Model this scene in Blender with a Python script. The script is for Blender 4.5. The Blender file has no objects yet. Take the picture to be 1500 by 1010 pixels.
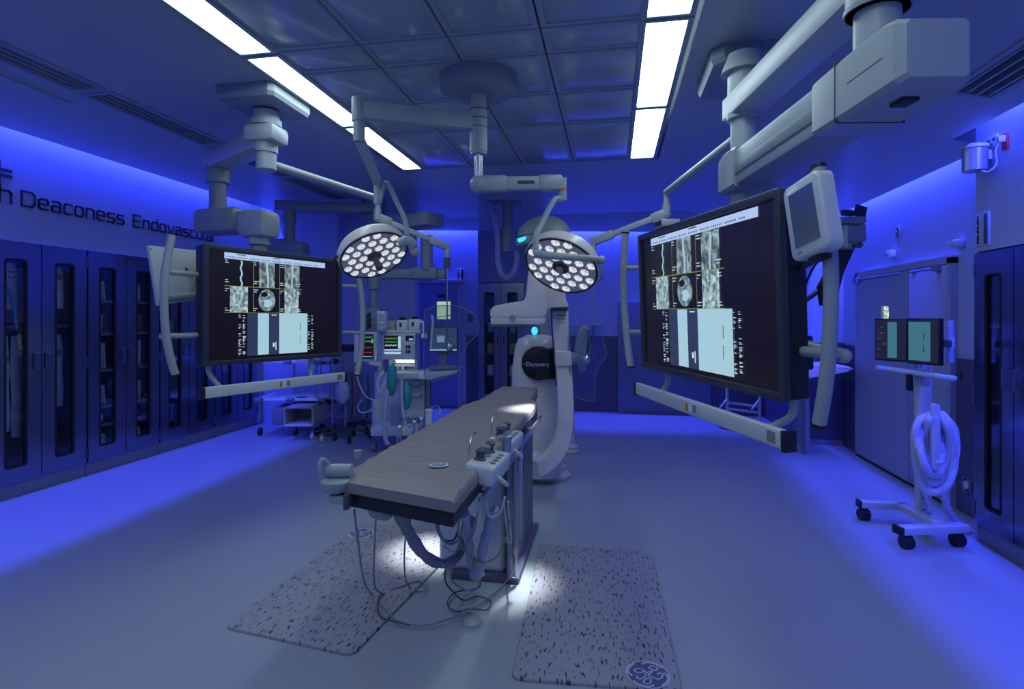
import bpy, bmesh, math, random
from mathutils import Matrix, Vector
R = math.radians
V = Vector
rng = random.Random(7)

# ------------------------------------------------------------------ camera, world, exposure
F = 820.0                      # focal length in pixels of the 1500 x 1010 frame
TH = math.atan(147.0 / F)      # camera turned left of the room's long axis
CH = 1.5                       # eye height
sc = bpy.context.scene
cam_data = bpy.data.cameras.new('camera')
cam = bpy.data.objects.new('camera', cam_data)
sc.collection.objects.link(cam)
cam.location = (0, 0, CH)
cam.rotation_euler = (R(90), 0, TH)
cam_data.sensor_width = 36.0
cam_data.lens = 36.0 * F / 1500.0
cam_data.shift_y = -40.0 / 1500.0
cam_data.clip_start = 0.02
sc.camera = cam
w = bpy.data.worlds.new('world'); sc.world = w; w.use_nodes = True
w.node_tree.nodes['Background'].inputs[0].default_value = (0.05, 0.08, 0.2, 1)
w.node_tree.nodes['Background'].inputs[1].default_value = 0.2
sc.view_settings.view_transform = 'Standard'
sc.view_settings.look = 'None'
sc.view_settings.gamma = 1.0
sc.view_settings.use_curve_mapping = False
sc.view_settings.exposure = 0.0

BLUE = (0.042, 0.060, 1.0)
COVE = 42.0        # cove strip power per metre
LAMP = 8.5         # ceiling troffer radiance
SURG = 430.0       # surgical head power

col = sc.collection

def area_light(name, loc, rot, sx, sy, power, color):
    l = bpy.data.lights.new(name, 'AREA'); l.shape = 'RECTANGLE'; l.size = sx; l.size_y = sy
    l.energy = power; l.color = color
    o = bpy.data.objects.new(name, l); col.objects.link(o); o.location = loc; o.rotation_euler = rot
    return o

# room limits
XL, XR, YF, YB = -4.90, 2.66, 9.0, -1.5
# LED strips up in the ceiling coves (pointing down)
area_light('cove_light', (XL + .03, (YB + 7.0) / 2, 3.38), (0, 0, 0), .03, 7.0 - YB - .1, COVE * 8.4, BLUE)
area_light('cove_light', (XR - .03, 5.85, 3.05), (0, 0, 0), .03, 2.4, COVE * 1.3 * 2.4, BLUE)
area_light('cove_light', (2.45, 7.09, 3.0), (0, 0, 0), .36, .03, COVE * 1.3 * .36, BLUE)
area_light('cove_light', (2.39, 1.4, 3.05), (0, 0, 0), .03, 5.4, COVE * 1.1 * 5.4, BLUE)
area_light('cove_light', (.6, YF - .03, 3.15), (0, 0, 0), 3.2, .03, COVE * 1.4 * 3.2, BLUE)
area_light('cove_light', (-2.82, YF - .03, 3.22), (0, 0, 0), 1.25, .03, COVE * 1.5 * 1.25, BLUE)
area_light('cove_light', (-3.86, 7.42, 1.9), (0, R(90), 0), 1.8, .04, 4.0, BLUE)

# ------------------------------------------------------------------ helpers
cT, sT = math.cos(TH), math.sin(TH)
RV, FV, UV = V((cT, sT, 0)), V((-sT, cT, 0)), V((0, 0, 1))
def W(xc, d, z):
    """room point xc metres right of the eye, d metres ahead, z above the floor"""
    p = RV * xc + FV * d
    return V((p.x, p.y, z))
def at(px, py, d=None, X=None, Y=None, z=None):
    """room point seen at a photo pixel, given one known measure of it"""
    r = FV + RV * ((px - 750) / F) + UV * ((465 - py) / F)
    if d is not None: t = d
    elif X is not None: t = X / r.x
    elif Y is not None: t = Y / r.y
    else: t = (z - CH) / r.z
    return V((0, 0, CH)) + r * t

def frame(o, ex, ey):
    ex = V(ex).normalized(); ey = V(ey); ey = (ey - ex * ey.dot(ex)).normalized(); ez = ex.cross(ey)
    m = Matrix((ex, ey, ez)).transposed().to_4x4(); m.translation = V(o)
    return m
def zframe(a, b):
    """matrix whose z axis runs from a to b, origin a"""
    a, b = V(a), V(b); z = (b - a).normalized()
    q = z.to_track_quat('Z', 'Y').to_matrix().to_4x4(); q.translation = a
    return q
def smooth_path(pts, k=6):
    pts = [V(p) for p in pts]
    if len(pts) < 3: return pts
    P = [pts[0] * 2 - pts[1]] + pts + [pts[-1] * 2 - pts[-2]]
    out = []
    for i in range(1, len(P) - 2):
        a, b, c, d = P[i - 1], P[i], P[i + 1], P[i + 2]
        for j in range(k):
            t = j / k
            out.append(.5 * ((2 * b) + (c - a) * t + (2 * a - 5 * b + 4 * c - d) * t * t + (3 * b - a - 3 * c + d) * t ** 3))
    out.append(pts[-1])
    return out
def rrect(w_, h, r, n=5, cx=0, cy=0):
    o = []
    for (sx, sy, a0) in ((1, 1, 0), (-1, 1, 90), (-1, -1, 180), (1, -1, 270)):
        for i in range(n + 1):
            a = R(a0 + 90 * i / n)
            o.append((cx + sx * (w_ / 2 - r) + r * math.cos(a), cy + sy * (h / 2 - r) + r * math.sin(a)))
    return o

class M:
    def __init__(s, mtx=None): s.bm = bmesh.new(); s.m = mtx or Matrix()
    def _add(s, verts, faces, m=None):
        m = s.m @ (m or Matrix())
        vs = [s.bm.verts.new(m @ V(v)) for v in verts]
        for f in faces:
            try: s.bm.faces.new([vs[i] for i in f])
            except ValueError: pass
        return s
    def box(s, c, size, m=None, bev=0.0, seg=2):
        x, y, z = [q / 2 for q in size]; c = V(c)
        t = bmesh.new()
        vs = [t.verts.new(c + V((i * x, j * y, k * z))) for i in (-1, 1) for j in (-1, 1) for k in (-1, 1)]
        for f in ((0, 1, 3, 2), (4, 6, 7, 5), (0, 4, 5, 1), (2, 3, 7, 6), (0, 2, 6, 4), (1, 5, 7, 3)): t.faces.new([vs[i] for i in f])
        if bev: bmesh.ops.bevel(t, geom=t.edges[:], offset=min(bev, x * .95, y * .95, z * .95), segments=seg, affect='EDGES', profile=.5)
        return s._merge(t, m)
    def _merge(s, t, m=None):
        m = s.m @ (m or Matrix())
        mp = {v: s.bm.verts.new(m @ v.co) for v in t.verts}
        for f in t.faces:
            try: s.bm.faces.new([mp[v] for v in f.verts])
            except ValueError: pass
        t.free(); return s
    def bar(s, a, b, wx, wy, up=(0, 0, 1), bev=0.0):
        """box beam from a to b, wx across, wy along up"""
        a, b = V(a), V(b); d = b - a
        m = frame((a + b) / 2, d, V(up)); return s.box((0, 0, 0), (d.length, wy, wx), m, bev)
    def cyl(s, a, b, r, r2=None, n=20, caps=True):
        r2 = r if r2 is None else r2; m = zframe(a, b); L = (V(b) - V(a)).length
        vs = [(r * math.cos(2 * math.pi * i / n), r * math.sin(2 * math.pi * i / n), 0) for i in range(n)]
        vs += [(r2 * math.cos(2 * math.pi * i / n), r2 * math.sin(2 * math.pi * i / n), L) for i in range(n)]
        fs = [(i, (i + 1) % n, n + (i + 1) % n, n + i) for i in range(n)]
        if caps: fs += [tuple(range(n))[::-1], tuple(range(n, 2 * n))]
        return s._add(vs, fs, m)
    def tube(s, pts, r, n=8, k=0, closed=False):
        if k: pts = smooth_path(pts, k)
        pts = [V(p) for p in pts]; N = len(pts)
        rr = r if callable(r) else (lambda t: r)
        up = None; vs = []; fs = []
        for i, p in enumerate(pts):
            if closed: d = pts[(i + 1) % N] - pts[i - 1]
            else: d = pts[min(i + 1, N - 1)] - pts[max(i - 1, 0)]
            if d.length < 1e-9: d = V((0, 0, 1))
            d.normalize()
            if up is None: up = d.orthogonal().normalized()
            up = (up - d * up.dot(d)); up = up.normalized() if up.length > 1e-6 else d.orthogonal().normalized()
            side = d.cross(up); q = rr(i / max(1, N - 1))
            for j in range(n):
                a = 2 * math.pi * j / n; vs.append(p + up * (q * math.cos(a)) + side * (q * math.sin(a)))
        rng_ = range(N if closed else N - 1)
        for i in rng_:
            i2 = (i + 1) % N
            for j in range(n): fs.append((i * n + j, i * n + (j + 1) % n, i2 * n + (j + 1) % n, i2 * n + j))
        if not closed: fs += [tuple(range(n))[::-1], tuple(range((N - 1) * n, N * n))]
        return s._add(vs, fs)
    def sweep(s, pts, sect, k=0, up=(0, 0, 1)):
        """sweep a 2-D section (side, up) along pts keeping its up side"""
        if k: pts = smooth_path(pts, k)
        pts = [V(p) for p in pts]; N = len(pts); n = len(sect); vs = []; fs = []
        for i, p in enumerate(pts):
            d = (pts[min(i + 1, N - 1)] - pts[max(i - 1, 0)]).normalized()
            side = d.cross(V(up)).normalized(); u = side.cross(d)
            for (a, b) in sect: vs.append(p + side * a + u * b)
        for i in range(N - 1):
            for j in range(n): fs.append((i * n + j, i * n + (j + 1) % n, (i + 1) * n + (j + 1) % n, (i + 1) * n + j))
        fs += [tuple(range(n))[::-1], tuple(range((N - 1) * n, N * n))]
        return s._add(vs, fs)
    def lathe(s, prof, m=None, n=28):
        vs = []; fs = []
        for (r, z) in prof:
            for i in range(n): a = 2 * math.pi * i / n; vs.append((max(r, 1e-4) * math.cos(a), max(r, 1e-4) * math.sin(a), z))
        for k in range(len(prof) - 1):
            for i in range(n): fs.append((k * n + i, k * n + (i + 1) % n, (k + 1) * n + (i + 1) % n, (k + 1) * n + i))
        fs += [tuple(range(n))[::-1], tuple(range((len(prof) - 1) * n, len(prof) * n))]
        return s._add(vs, fs, m)
    def plate(s, outer, t=0.02, holes=(), m=None, bev=0.0):
        """flat plate from an outline in the local xy plane, extruded t along +z, with holes"""
        tb = bmesh.new(); edges = []
        for loop in [outer] + list(holes):
            vs = [tb.verts.new((x, y, 0)) for x, y in loop]
            edges += [tb.edges.new((vs[i], vs[(i + 1) % len(vs)])) for i in range(len(vs))]
        if holes: bmesh.ops.triangle_fill(tb, edges=edges, use_beauty=True)
        else: tb.faces.new([v for v in tb.verts])
        r = bmesh.ops.extrude_face_region(tb, geom=tb.faces[:])
        for v in [g for g in r['geom'] if isinstance(g, bmesh.types.BMVert)]: v.co.z += t
        if bev:
            bmesh.ops.recalc_face_normals(tb, faces=tb.faces[:])
            ed = [e for e in tb.edges if len(e.link_faces) == 2 and e.calc_face_angle(0) > R(50) and abs(e.verts[0].co.z - t) < 1e-5 and abs(e.verts[1].co.z - t) < 1e-5]
            bmesh.ops.bevel(tb, geom=ed, offset=bev, segments=3, affect='EDGES', profile=.5)
        return s._merge(tb, m)
    def loft(s, rings, closed_ends=True):
        n = len(rings[0]); vs = [p for r_ in rings for p in r_]; fs = []
        for k in range(len(rings) - 1):
            for i in range(n): fs.append((k * n + i, k * n + (i + 1) % n, (k + 1) * n + (i + 1) % n, (k + 1) * n + i))
        if closed_ends: fs += [tuple(range(n))[::-1], tuple(range((len(rings) - 1) * n, len(rings) * n))]
        return s._add(vs, fs)
    def ball(s, c, r, sx=1, sy=1, sz=1, n=16, m=None):
        t = bmesh.new(); bmesh.ops.create_uvsphere(t, u_segments=n, v_segments=max(6, n // 2), radius=r)
        for v in t.verts: v.co = V((v.co.x * sx, v.co.y * sy, v.co.z * sz)) + V(c)
        return s._merge(t, m)
    def quad(s, a, b, c, d): return s._add([a, b, c, d], [(0, 1, 2, 3)])
    def text(s, txt, size, m, depth=0.002, align='LEFT', spacing=1.0, sx=1.0, bold=0.0):
        cu = bpy.data.curves.new('t', 'FONT'); cu.body = txt; cu.size = size; cu.extrude = depth; cu.align_x = align
        cu.space_character = spacing; cu.offset = bold; cu.resolution_u = 3
        o = bpy.data.objects.new('t', cu); col.objects.link(o)
        me = bpy.data.meshes.new_from_object(o); bpy.data.objects.remove(o)
        t = bmesh.new(); t.from_mesh(me); bpy.data.meshes.remove(me)
        for v in t.verts: v.co.x *= sx
        return s._merge(t, m)
    def build(s, name, mat, parent=None, ang=35, origin=None, flat=False, **tags):
        me = bpy.data.meshes.new(name)
        bmesh.ops.recalc_face_normals(s.bm, faces=s.bm.faces[:])
        o = bpy.data.objects.new(name, me); col.objects.link(o)
        if parent is not None:
            root = parent
            while root.parent: root = root.parent
            rm = ROOTM[root.name]
            s.bm.transform(rm.inverted())
            o.parent = parent
        else:
            if origin is None:
                xs = [v.co for v in s.bm.verts]
                lo = V([min(p[i] for p in xs) for i in range(3)]); hi = V([max(p[i] for p in xs) for i in range(3)])
                origin = V(((lo.x + hi.x) / 2, (lo.y + hi.y) / 2, lo.z))
            s.bm.transform(Matrix.Translation(-V(origin))); o.location = origin
        s.bm.to_mesh(me); s.bm.free()
        if mat: me.materials.append(mat)
        if not flat:
            me.shade_smooth(); me.set_sharp_from_angle(angle=R(ang))
        for k_, v_ in tags.items(): o[k_] = v_
        return o

ROOTM = {}
def thing(name, label, cat, loc=(0, 0, 0), group=None, mtx=None):
    o = bpy.data.objects.new(name, None); col.objects.link(o); o.empty_display_size = .1
    m = mtx if mtx is not None else Matrix.Translation(V(loc))
    o.matrix_world = m; ROOTM[o.name] = m.copy()
    o['label'] = label; o['category'] = cat
    if group: o['group'] = group
    return o
def tag(o, label, cat, group=None):
    o['label'] = label; o['category'] = cat
    if group: o['group'] = group
    return o
def struct(name, b, mat, **k):
    o = b.build(name, mat, **k); o['kind'] = 'structure'; return o
def dup(root, mtx, label=None, group=None):
    r = root.copy(); col.objects.link(r); r.matrix_world = mtx; ROOTM[r.name] = mtx.copy()
    if label: r['label'] = label
    if group: r['group'] = group
    for ch in list(root.children):
        c = ch.copy(); col.objects.link(c); c.parent = r
        for g in ch.children:
            d = g.copy(); col.objects.link(d); d.parent = c
    return r

# ------------------------------------------------------------------ materials
def mat(name, base, rough=.5, metal=0.0, spec=.5, noise=None, bump=None, coat=0.0, emis=None, es=0.0):
    m = bpy.data.materials.new(name); m.use_nodes = True; nt = m.node_tree; b = nt.nodes['Principled BSDF']
    b.inputs['Base Color'].default_value = (*base, 1); b.inputs['Roughness'].default_value = rough
    b.inputs['Metallic'].default_value = metal; b.inputs['Specular IOR Level'].default_value = spec
    b.inputs['Coat Weight'].default_value = coat
    if emis: b.inputs['Emission Color'].default_value = (*emis, 1); b.inputs['Emission Strength'].default_value = es
    tc = nt.nodes.new('ShaderNodeTexCoord')
    if noise:
        sc_, amt = noise; n = nt.nodes.new('ShaderNodeTexNoise'); n.inputs['Scale'].default_value = sc_
        nt.links.new(tc.outputs['Object'], n.inputs['Vector'])
        r_ = nt.nodes.new('ShaderNodeMixRGB'); r_.inputs[1].default_value = (*base, 1)
        r_.inputs[2].default_value = (*[q * (1 - amt) for q in base], 1)
        nt.links.new(n.outputs[0], r_.inputs[0]); nt.links.new(r_.outputs[0], b.inputs['Base Color'])
    if bump:
        sc_, st, stretch = bump; n = nt.nodes.new('ShaderNodeTexNoise'); n.inputs['Scale'].default_value = sc_
        mp = nt.nodes.new('ShaderNodeMapping'); mp.inputs['Scale'].default_value = stretch
        nt.links.new(tc.outputs['Object'], mp.inputs['Vector']); nt.links.new(mp.outputs[0], n.inputs['Vector'])
        bp = nt.nodes.new('ShaderNodeBump'); bp.inputs['Strength'].default_value = st; bp.inputs['Distance'].default_value = .02
        nt.links.new(n.outputs[0], bp.inputs['Height']); nt.links.new(bp.outputs[0], b.inputs['Normal'])
    return m
def emit(name, c, s): return mat(name, (0.01, 0.01, 0.01), .3, emis=c, es=s)

PAINT = mat('equipment paint', (.36, .42, .41), .38, noise=(8, .06))
PAINT_G = mat('grey arm paint', (.24, .29, .30), .42, noise=(8, .06))
WHITE = mat('white enamel', (.60, .65, .62), .3, noise=(6, .04), coat=.2)
WARM = mat('warm white shell', (.70, .66, .60), .35, noise=(5, .05), coat=.2)
CREAM = mat('cream lamp shell', (.72, .66, .58), .35, noise=(5, .05))
STEEL = mat('brushed steel', (.42, .48, .52), .32, metal=.9, bump=(60, .08, (1, 1, .03)))
CABST = mat('cabinet steel', (.27, .29, .31), .24, metal=.92, bump=(60, .06, (1, 1, .03)))
PALE = mat('pale device shell', (.74, .80, .78), .4, noise=(8, .06))
STEEL_D = mat('dark steel', (.22, .24, .28), .35, metal=.8)
CHROME = mat('chrome', (.55, .57, .60), .25, metal=1.0)
BLACK = mat('black plastic', (.012, .012, .016), .42)
BEZEL = mat('charcoal bezel', (.035, .045, .058), .35)
RUBBER = mat('black rubber', (.015, .015, .015), .7)
GREYP = mat('mid grey plastic', (.22, .24, .27), .5)
DARKG = mat('dark grey plastic', (.07, .08, .10), .45)
WALLP = mat('pale wall paint', (.44, .50, .66), .5, noise=(2, .04))
WAINS = mat('dark wainscot laminate', (.10, .095, .15), .4, noise=(3, .1))
CEIL = mat('grey ceiling paint', (.38, .45, .46), .35, noise=(1.5, .06))
PANEL = mat('glossy ceiling panel', (.36, .44, .46), .14, noise=(1.2, .08), bump=(3, .06, (1, 1, 1)))
TRIMM = mat('ceiling trim', (.30, .36, .39), .35)
DARKW = mat('dark recess', (.03, .03, .05), .6)
VENTD = mat('dim vent throat', (.09, .10, .13), .6)
FLOORM = mat('grey sheet floor', (.39, .43, .41), .42, noise=(1.3, .05), bump=(2.5, .03, (1, 1, 1)))
DOORP = mat('door paint', (.40, .43, .50), .45, noise=(2, .04))
SIGN = mat('sign letters', (.06, .06, .10), .4)
LAMPE = emit('troffer diffuser', (.72, .90, 1.0), LAMP)
VINYL = mat('brown vinyl', (.27, .235, .225), .5, noise=(3, .08), bump=(4, .3, (1.2, 5, 1)))
TEAL = mat('teal rubber', (.05, .36, .36), .5)
LILAC = mat('plastic sleeve', (.42, .45, .58), .35, bump=(25, .5, (1, 1, 1)))
RED = mat('red plastic', (.5, .03, .03), .5)
YELLOW = mat('yellow card', (.55, .50, .05), .6)
ORANGE = mat('orange card', (.6, .2, .03), .6)
PAPER = mat('paper white', (.85, .86, .86), .6, noise=(30, .25))
PAPER2 = mat('packet blue grey', (.58, .66, .74), .45, noise=(25, .35), bump=(18, .6, (1, 1, .4)))
CARD = mat('grey board', (.22, .25, .30), .6)
HOSE = mat('white woven hose', (.66, .68, .78), .6, bump=(60, .4, (1, 1, 1)))
BEIGE = mat('beige board', (.42, .42, .36), .5)
CYANG = emit('cyan glow', (.05, .75, 1.0), 1.1)
BLUEG = emit('blue glow', (.15, .35, 1.0), 3.0)
def glass_mat(name, tint=(.85, .9, 1), gl=.06, rough=.03):
    m = bpy.data.materials.new(name); m.use_nodes = True; nt = m.node_tree; nt.nodes.clear()
    o = nt.nodes.new('ShaderNodeOutputMaterial'); t = nt.nodes.new('ShaderNodeBsdfTransparent'); g = nt.nodes.new('ShaderNodeBsdfGlossy')
    t.inputs[0].default_value = (*tint, 1); g.inputs['Roughness'].default_value = rough
    lw = nt.nodes.new('ShaderNodeLayerWeight'); lw.inputs[0].default_value = .25
    mr = nt.nodes.new('ShaderNodeMath'); mr.operation = 'MULTIPLY_ADD'; mr.inputs[1].default_value = .5; mr.inputs[2].default_value = gl
    mx = nt.nodes.new('ShaderNodeMixShader'); nt.links.new(lw.outputs['Fresnel'], mr.inputs[0]); nt.links.new(mr.outputs[0], mx.inputs[0])
    nt.links.new(t.outputs[0], mx.inputs[1]); nt.links.new(g.outputs[0], mx.inputs[2]); nt.links.new(mx.outputs[0], o.inputs[0])
    return m
GLASS = glass_mat('cabinet glass', (.88, .91, .95), .04)
ACRYL = glass_mat('clear lead acrylic', (.80, .84, .88), .05)
LENSG = glass_mat('lamp cover glass', (.97, .97, 1), .02)

def mat_speckle():
    """grey anti-fatigue mat with dark elongated flecks"""
    m = mat('speckled mat', (.36, .37, .42), .55); nt = m.node_tree; b = nt.nodes['Principled BSDF']
    tc = nt.nodes.new('ShaderNodeTexCoord'); mp = nt.nodes.new('ShaderNodeMapping'); mp.inputs['Scale'].default_value = (90, 20, 1)
    n = nt.nodes.new('ShaderNodeTexNoise'); n.inputs['Scale'].default_value = 1.0; n.inputs['Detail'].default_value = 1.5
    cr = nt.nodes.new('ShaderNodeValToRGB'); cr.color_ramp.elements[0].position = .605; cr.color_ramp.elements[1].position = .645
    cr.color_ramp.elements[0].color = (.38, .37, .37, 1); cr.color_ramp.elements[1].color = (.045, .045, .065, 1)
    nt.links.new(tc.outputs['Object'], mp.inputs[0]); nt.links.new(mp.outputs[0], n.inputs['Vector'])
    nt.links.new(n.outputs[0], cr.inputs[0]); nt.links.new(cr.outputs[0], b.inputs['Base Color'])
    return m
MATM = mat_speckle()
MLOGO = mat('mat logo ground', (.13, .14, .22), .5)
MLINE = mat('pale logo line', (.65, .68, .78), .5)

def scan(name, scale, lo, hi, c=(.62, .86, .92), s=.75):
    """emissive medical scan texture"""
    m = bpy.data.materials.new(name); m.use_nodes = True; nt = m.node_tree; b = nt.nodes['Principled BSDF']
    b.inputs['Base Color'].default_value = (0, 0, 0, 1); b.inputs['Roughness'].default_value = .3
    tc = nt.nodes.new('ShaderNodeTexCoord'); mp = nt.nodes.new('ShaderNodeMapping'); mp.inputs['Scale'].default_value = scale
    n = nt.nodes.new('ShaderNodeTexNoise'); n.inputs['Scale'].default_value = 1; n.inputs['Detail'].default_value = 4; n.inputs['Distortion'].default_value = .8
    cr = nt.nodes.new('ShaderNodeValToRGB')
    e = cr.color_ramp.elements; e[0].position = .4; e[1].position = .68
    e[0].color = (*[q * lo for q in c], 1); e[1].color = (*[q * hi for q in c], 1)
    nt.links.new(tc.outputs['Object'], mp.inputs[0]); nt.links.new(mp.outputs[0], n.inputs['Vector'])
    nt.links.new(n.outputs[0], cr.inputs[0]); nt.links.new(cr.outputs[0], b.inputs['Emission Color'])
    b.inputs['Emission Strength'].default_value = s
    return m
SCAN = scan('x-ray scan', (26, 20, 1), .12, .75)
SCANH = scan('bone scan', (40, 30, 1), .25, 1.1)
SBLACK = emit('dark screen', (.004, .002, .004), 1.0)
SNAVY = emit('navy screen area', (.030, .045, .11), .8)
SPALE = emit('pale screen area', (.36, .58, .68), 1.0)
SHEAD = emit('screen toolbar', (.42, .56, .82), 1.0)
STXT = emit('screen text', (.55, .75, .85), .9)
SDARK = emit('screen marks', (.02, .03, .04), 1.0)
SYEL = emit('screen yellow marks', (.30, .42, .06), .8)
SGLOW = mat('faintly glowing screen', (.03, .045, .07), .12, emis=(.03, .05, .10), es=.5)  # dark touch screen with a faint blue glow put into its colour
SGREEN = emit('green trace', (.05, .6, .15), .8)
SREDT = emit('red trace', (.6, .03, .05), .6)
SCYAN = emit('cyan display', (.12, .6, .8), .8)
LEDW = emit('white led lens', (.85, .9, 1.0), 6.0)
# ------------------------------------------------------------------ room shell
b = M(); b.box((-1.1, 3.75, -.05), (8.6, 11.3, .1)); struct('floor', b, FLOORM)
def wall(name, x0, y0, x1, y1, z0, z1, t, m, thick=.1):
    b = M(); a = V((x0, y0, 0)); c = V((x1, y1, 0)); n = (c - a).normalized().cross(V((0, 0, 1)))
    mid = (a + c) / 2 + n * (t * thick / 2)
    b.box((0, 0, 0), ((c - a).length, thick, z1 - z0), frame((mid.x, mid.y, (z0 + z1) / 2), c - a, (0, 0, 1)) @ Matrix.Rotation(R(90), 4, 'X'))
    return struct(name, b, m)
b = M(); b.box((XL - .05, 2.85, 2.77), (.1, 8.9, 1.27)); b.box((XL - .05, 1.07, 1.07), (.1, 5.13, 2.13)); b.box((XL - .05, 7.19, 1.07), (.1, .2, 2.13)); struct('wall_left', b, WALLP)
for nm, xa, xb in (('wall_far_left', XL, -3.74),):
    wall(nm, xa, 7.2, xb, 7.2, 0, 3.4, -1, WALLP)
wall('wall_far_panel', -4.02, 7.55, -2.75, 7.55, 0, 3.4, -1, WALLP)
wall('wall_far_return', -3.5, 7.66, -3.5, YF, 0, 3.4, -1, WALLP)
wall('wall_far', -3.5, YF, -2.15, YF, 0, 3.4, -1, WALLP)
wall('wall_far_middle', -1.05, YF, 2.35, YF, 0, 3.4, -1, WALLP)
b = M(); b.box((-1.6, 9.1, 2.73), (1.1, .5, 1.34)); b.box((-1.22, 9.1, 1.03), (.34, .5, 2.06))
struct('wall_far_column', b, mat('column paint', (.25, .27, .36), .5, noise=(2, .05)))
wall('wall_right_back', 2.25, 7.13, 2.76, 7.13, 0, 3.4, -1, WALLP)
wall('wall_right_return', 2.25, YF, 2.25, 7.2, 0, 3.4, -1, WALLP)
wall('wall_right', XR, 7.13, XR, 4.45, 0, 3.4, -1, WALLP)
wall('wall_behind', 3.0, YB, XL - .1, YB, 0, 3.4, -1, WALLP)
# cabinet bay on the right, standing proud of the wall
XC = 2.42
b = M(); b.box((XC + .3, 1.39, 2.66), (.6, 5.78, 1.48 - .04)); b.box((XC + .3, 4.282, .97), (.6, .03, 1.94)); b.box((XC + .3, 1.0, .97), (.6, 4.98, 1.94)); struct('wall_right_bay', b, WALLP)
# wainscots
b = M(); b.box((.6, YF - .008, .60), (3.28, .016, 1.2)); struct('wainscot_far', b, WAINS)
b = M(); b.box((-2.27, YF - .008, .60), (.22, .016, 1.2)); struct('wainscot_far_alcove', b, WAINS)
b = M(); b.box((2.24 - .0, 8.06, .6), (.02, 1.84, 1.2)); b.box((2.45, 7.12, .6), (.42, .02, 1.2)); struct('wainscot_right_back', b, WAINS)
b = M(); b.box((XR - .008, 4.63, .59), (.016, .66, 1.18)); b.box((XR - .008, 6.91, .59), (.016, .42, 1.18)); struct('wainscot_right', b, WAINS)
b = M(); b.box((.6, YF - .03, .05), (3.2, .03, .1)); struct('baseboard_far', b, WAINS)
b = M(); b.box((2.45, 7.105, .03), (.4, .02, .06)); struct('baseboard_right', b, GREYP)

# ceiling: clean-room panels in the middle, plaster borders sloping to the coves
ZC = 3.0
def zr(x, y):   # height of the ceiling border
    z = ZC
    if x > 1.0: z -= .34 * (x - 1.0) / 1.5
    if y > 8.15:
        zf = 2.96 - (x + 4.0) * .034
        z = min(z, ZC + (zf - ZC) * min(1, (y - 8.15) / .65))
    return z
b = M()
xs = [-4.72, -3.52, -3.24, -2.14]; 
def cquad(x0, x1, y0, y1):
    b.quad((x0, y0, zr(x0, y0)), (x1, y0, zr(x1, y0)), (x1, y1, zr(x1, y1)), (x0, y1, zr(x0, y1)))
cquad(-4.72, -3.50, YB, 7.2); cquad(-3.28, -2.14, YB, 7.2)
vy = [(-.2, .85), (.9, 1.95), (2.05, 3.12), (3.2, 4.28), (4.36, 5.4), (5.5, 6.6)]
y0 = YB
for (a, c) in vy: cquad(-3.5, -3.28, y0, a); y0 = c
cquad(-3.5, -3.28, y0, 7.2)
cquad(-4.02, -2.14, 7.2, 8.15)
for (xa, xb) in ((-2.14, -.95), (-.95, .43), (.43, 1.0)): cquad(xa, xb, 5.45, 8.15)
cquad(.43, 1.0, YB, 5.45); cquad(1.0, 2.51, 4.28, 7.13); cquad(1.0, 2.25, 7.13, 8.15); cquad(1.0, 1.9, YB, 4.28); cquad(2.12, 2.28, YB, 4.28); cquad(1.9, 2.12, 3.6, 4.28); cquad(1.9,2.12,YB,1.2)
for (xa, xb) in ((-3.5, -2.15), (-2.15, -1.05), (-1.05, 0), (0, 1.0), (1.0, 2.25)): cquad(xa, xb, 8.15, 8.8)
cquad(-2.15, -1.05, 8.8, 8.86)
struct('ceiling_border', b, CEIL, flat=True)
b = M()     # slot sides and closed top above everything
b.box((-4.70, (YB + 7.2) / 2, 3.19), (.03, 7.2 - YB, .37)); b.box((2.50, 5.75, 2.88), (.03, 2.8, .42)); b.box((2.28, 1.4, 2.9), (.03, 5.8, .36))
b.box((.6, 8.80, 3.06), (3.28, .03, .42)); b.box((-2.82, 8.80, 3.14), (1.33, .03, .36))
struct('trim_1', b, CEIL)
b = M(); b.box((-1.1, 3.75, 3.45), (8.4, 11.2, .06)); struct('ceiling_slab', b, CEIL)
# panels
rows = [-1.5, -.3, .9, 1.62, 2.88, 3.17, 3.74, 4.35, 5.45]; cols = [-1.88, -1.37, -.87, -.37, .17]
b = M(); tr = M(); fr = M()
for i in range(len(rows) - 1):
    for j in range(len(cols) - 1):
        x0, x1, y0, y1 = cols[j], cols[j + 1], rows[i], rows[i + 1]; cx, cy = (x0 + x1) / 2, (y0 + y1) / 2
        b.box((cx, cy, ZC + .012), (x1 - x0 - .008, y1 - y0 - .008, .02), bev=.001)
        tr.plate([(x0 + .008, y0 + .008), (x1 - .008, y0 + .008), (x1 - .008, y1 - .008), (x0 + .008, y1 - .008)], .004,
                 [[(x0 + .036, y0 + .036), (x1 - .036, y0 + .036), (x1 - .036, y1 - .036), (x0 + .036, y1 - .036)][::-1]], Matrix.Translation((0, 0, ZC - .002)), bev=0)
struct('ceiling', b, PANEL)
struct('trim_2', tr, TRIMM)
b = M(); b.box((-.85, 2, ZC + .03), (2.3, 7, .01)); struct('ceiling_backing', b, DARKW)
b = M(); b.plate(rrect(.62, 1.1, .01, 1, -4.02, 2.75), .012, (), Matrix.Translation((0, 0, ZC - .012)), bev=0); tag(b.build('access_panel', CEIL), 'flush access panel in the ceiling above the left cabinets', 'access panel')

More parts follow.
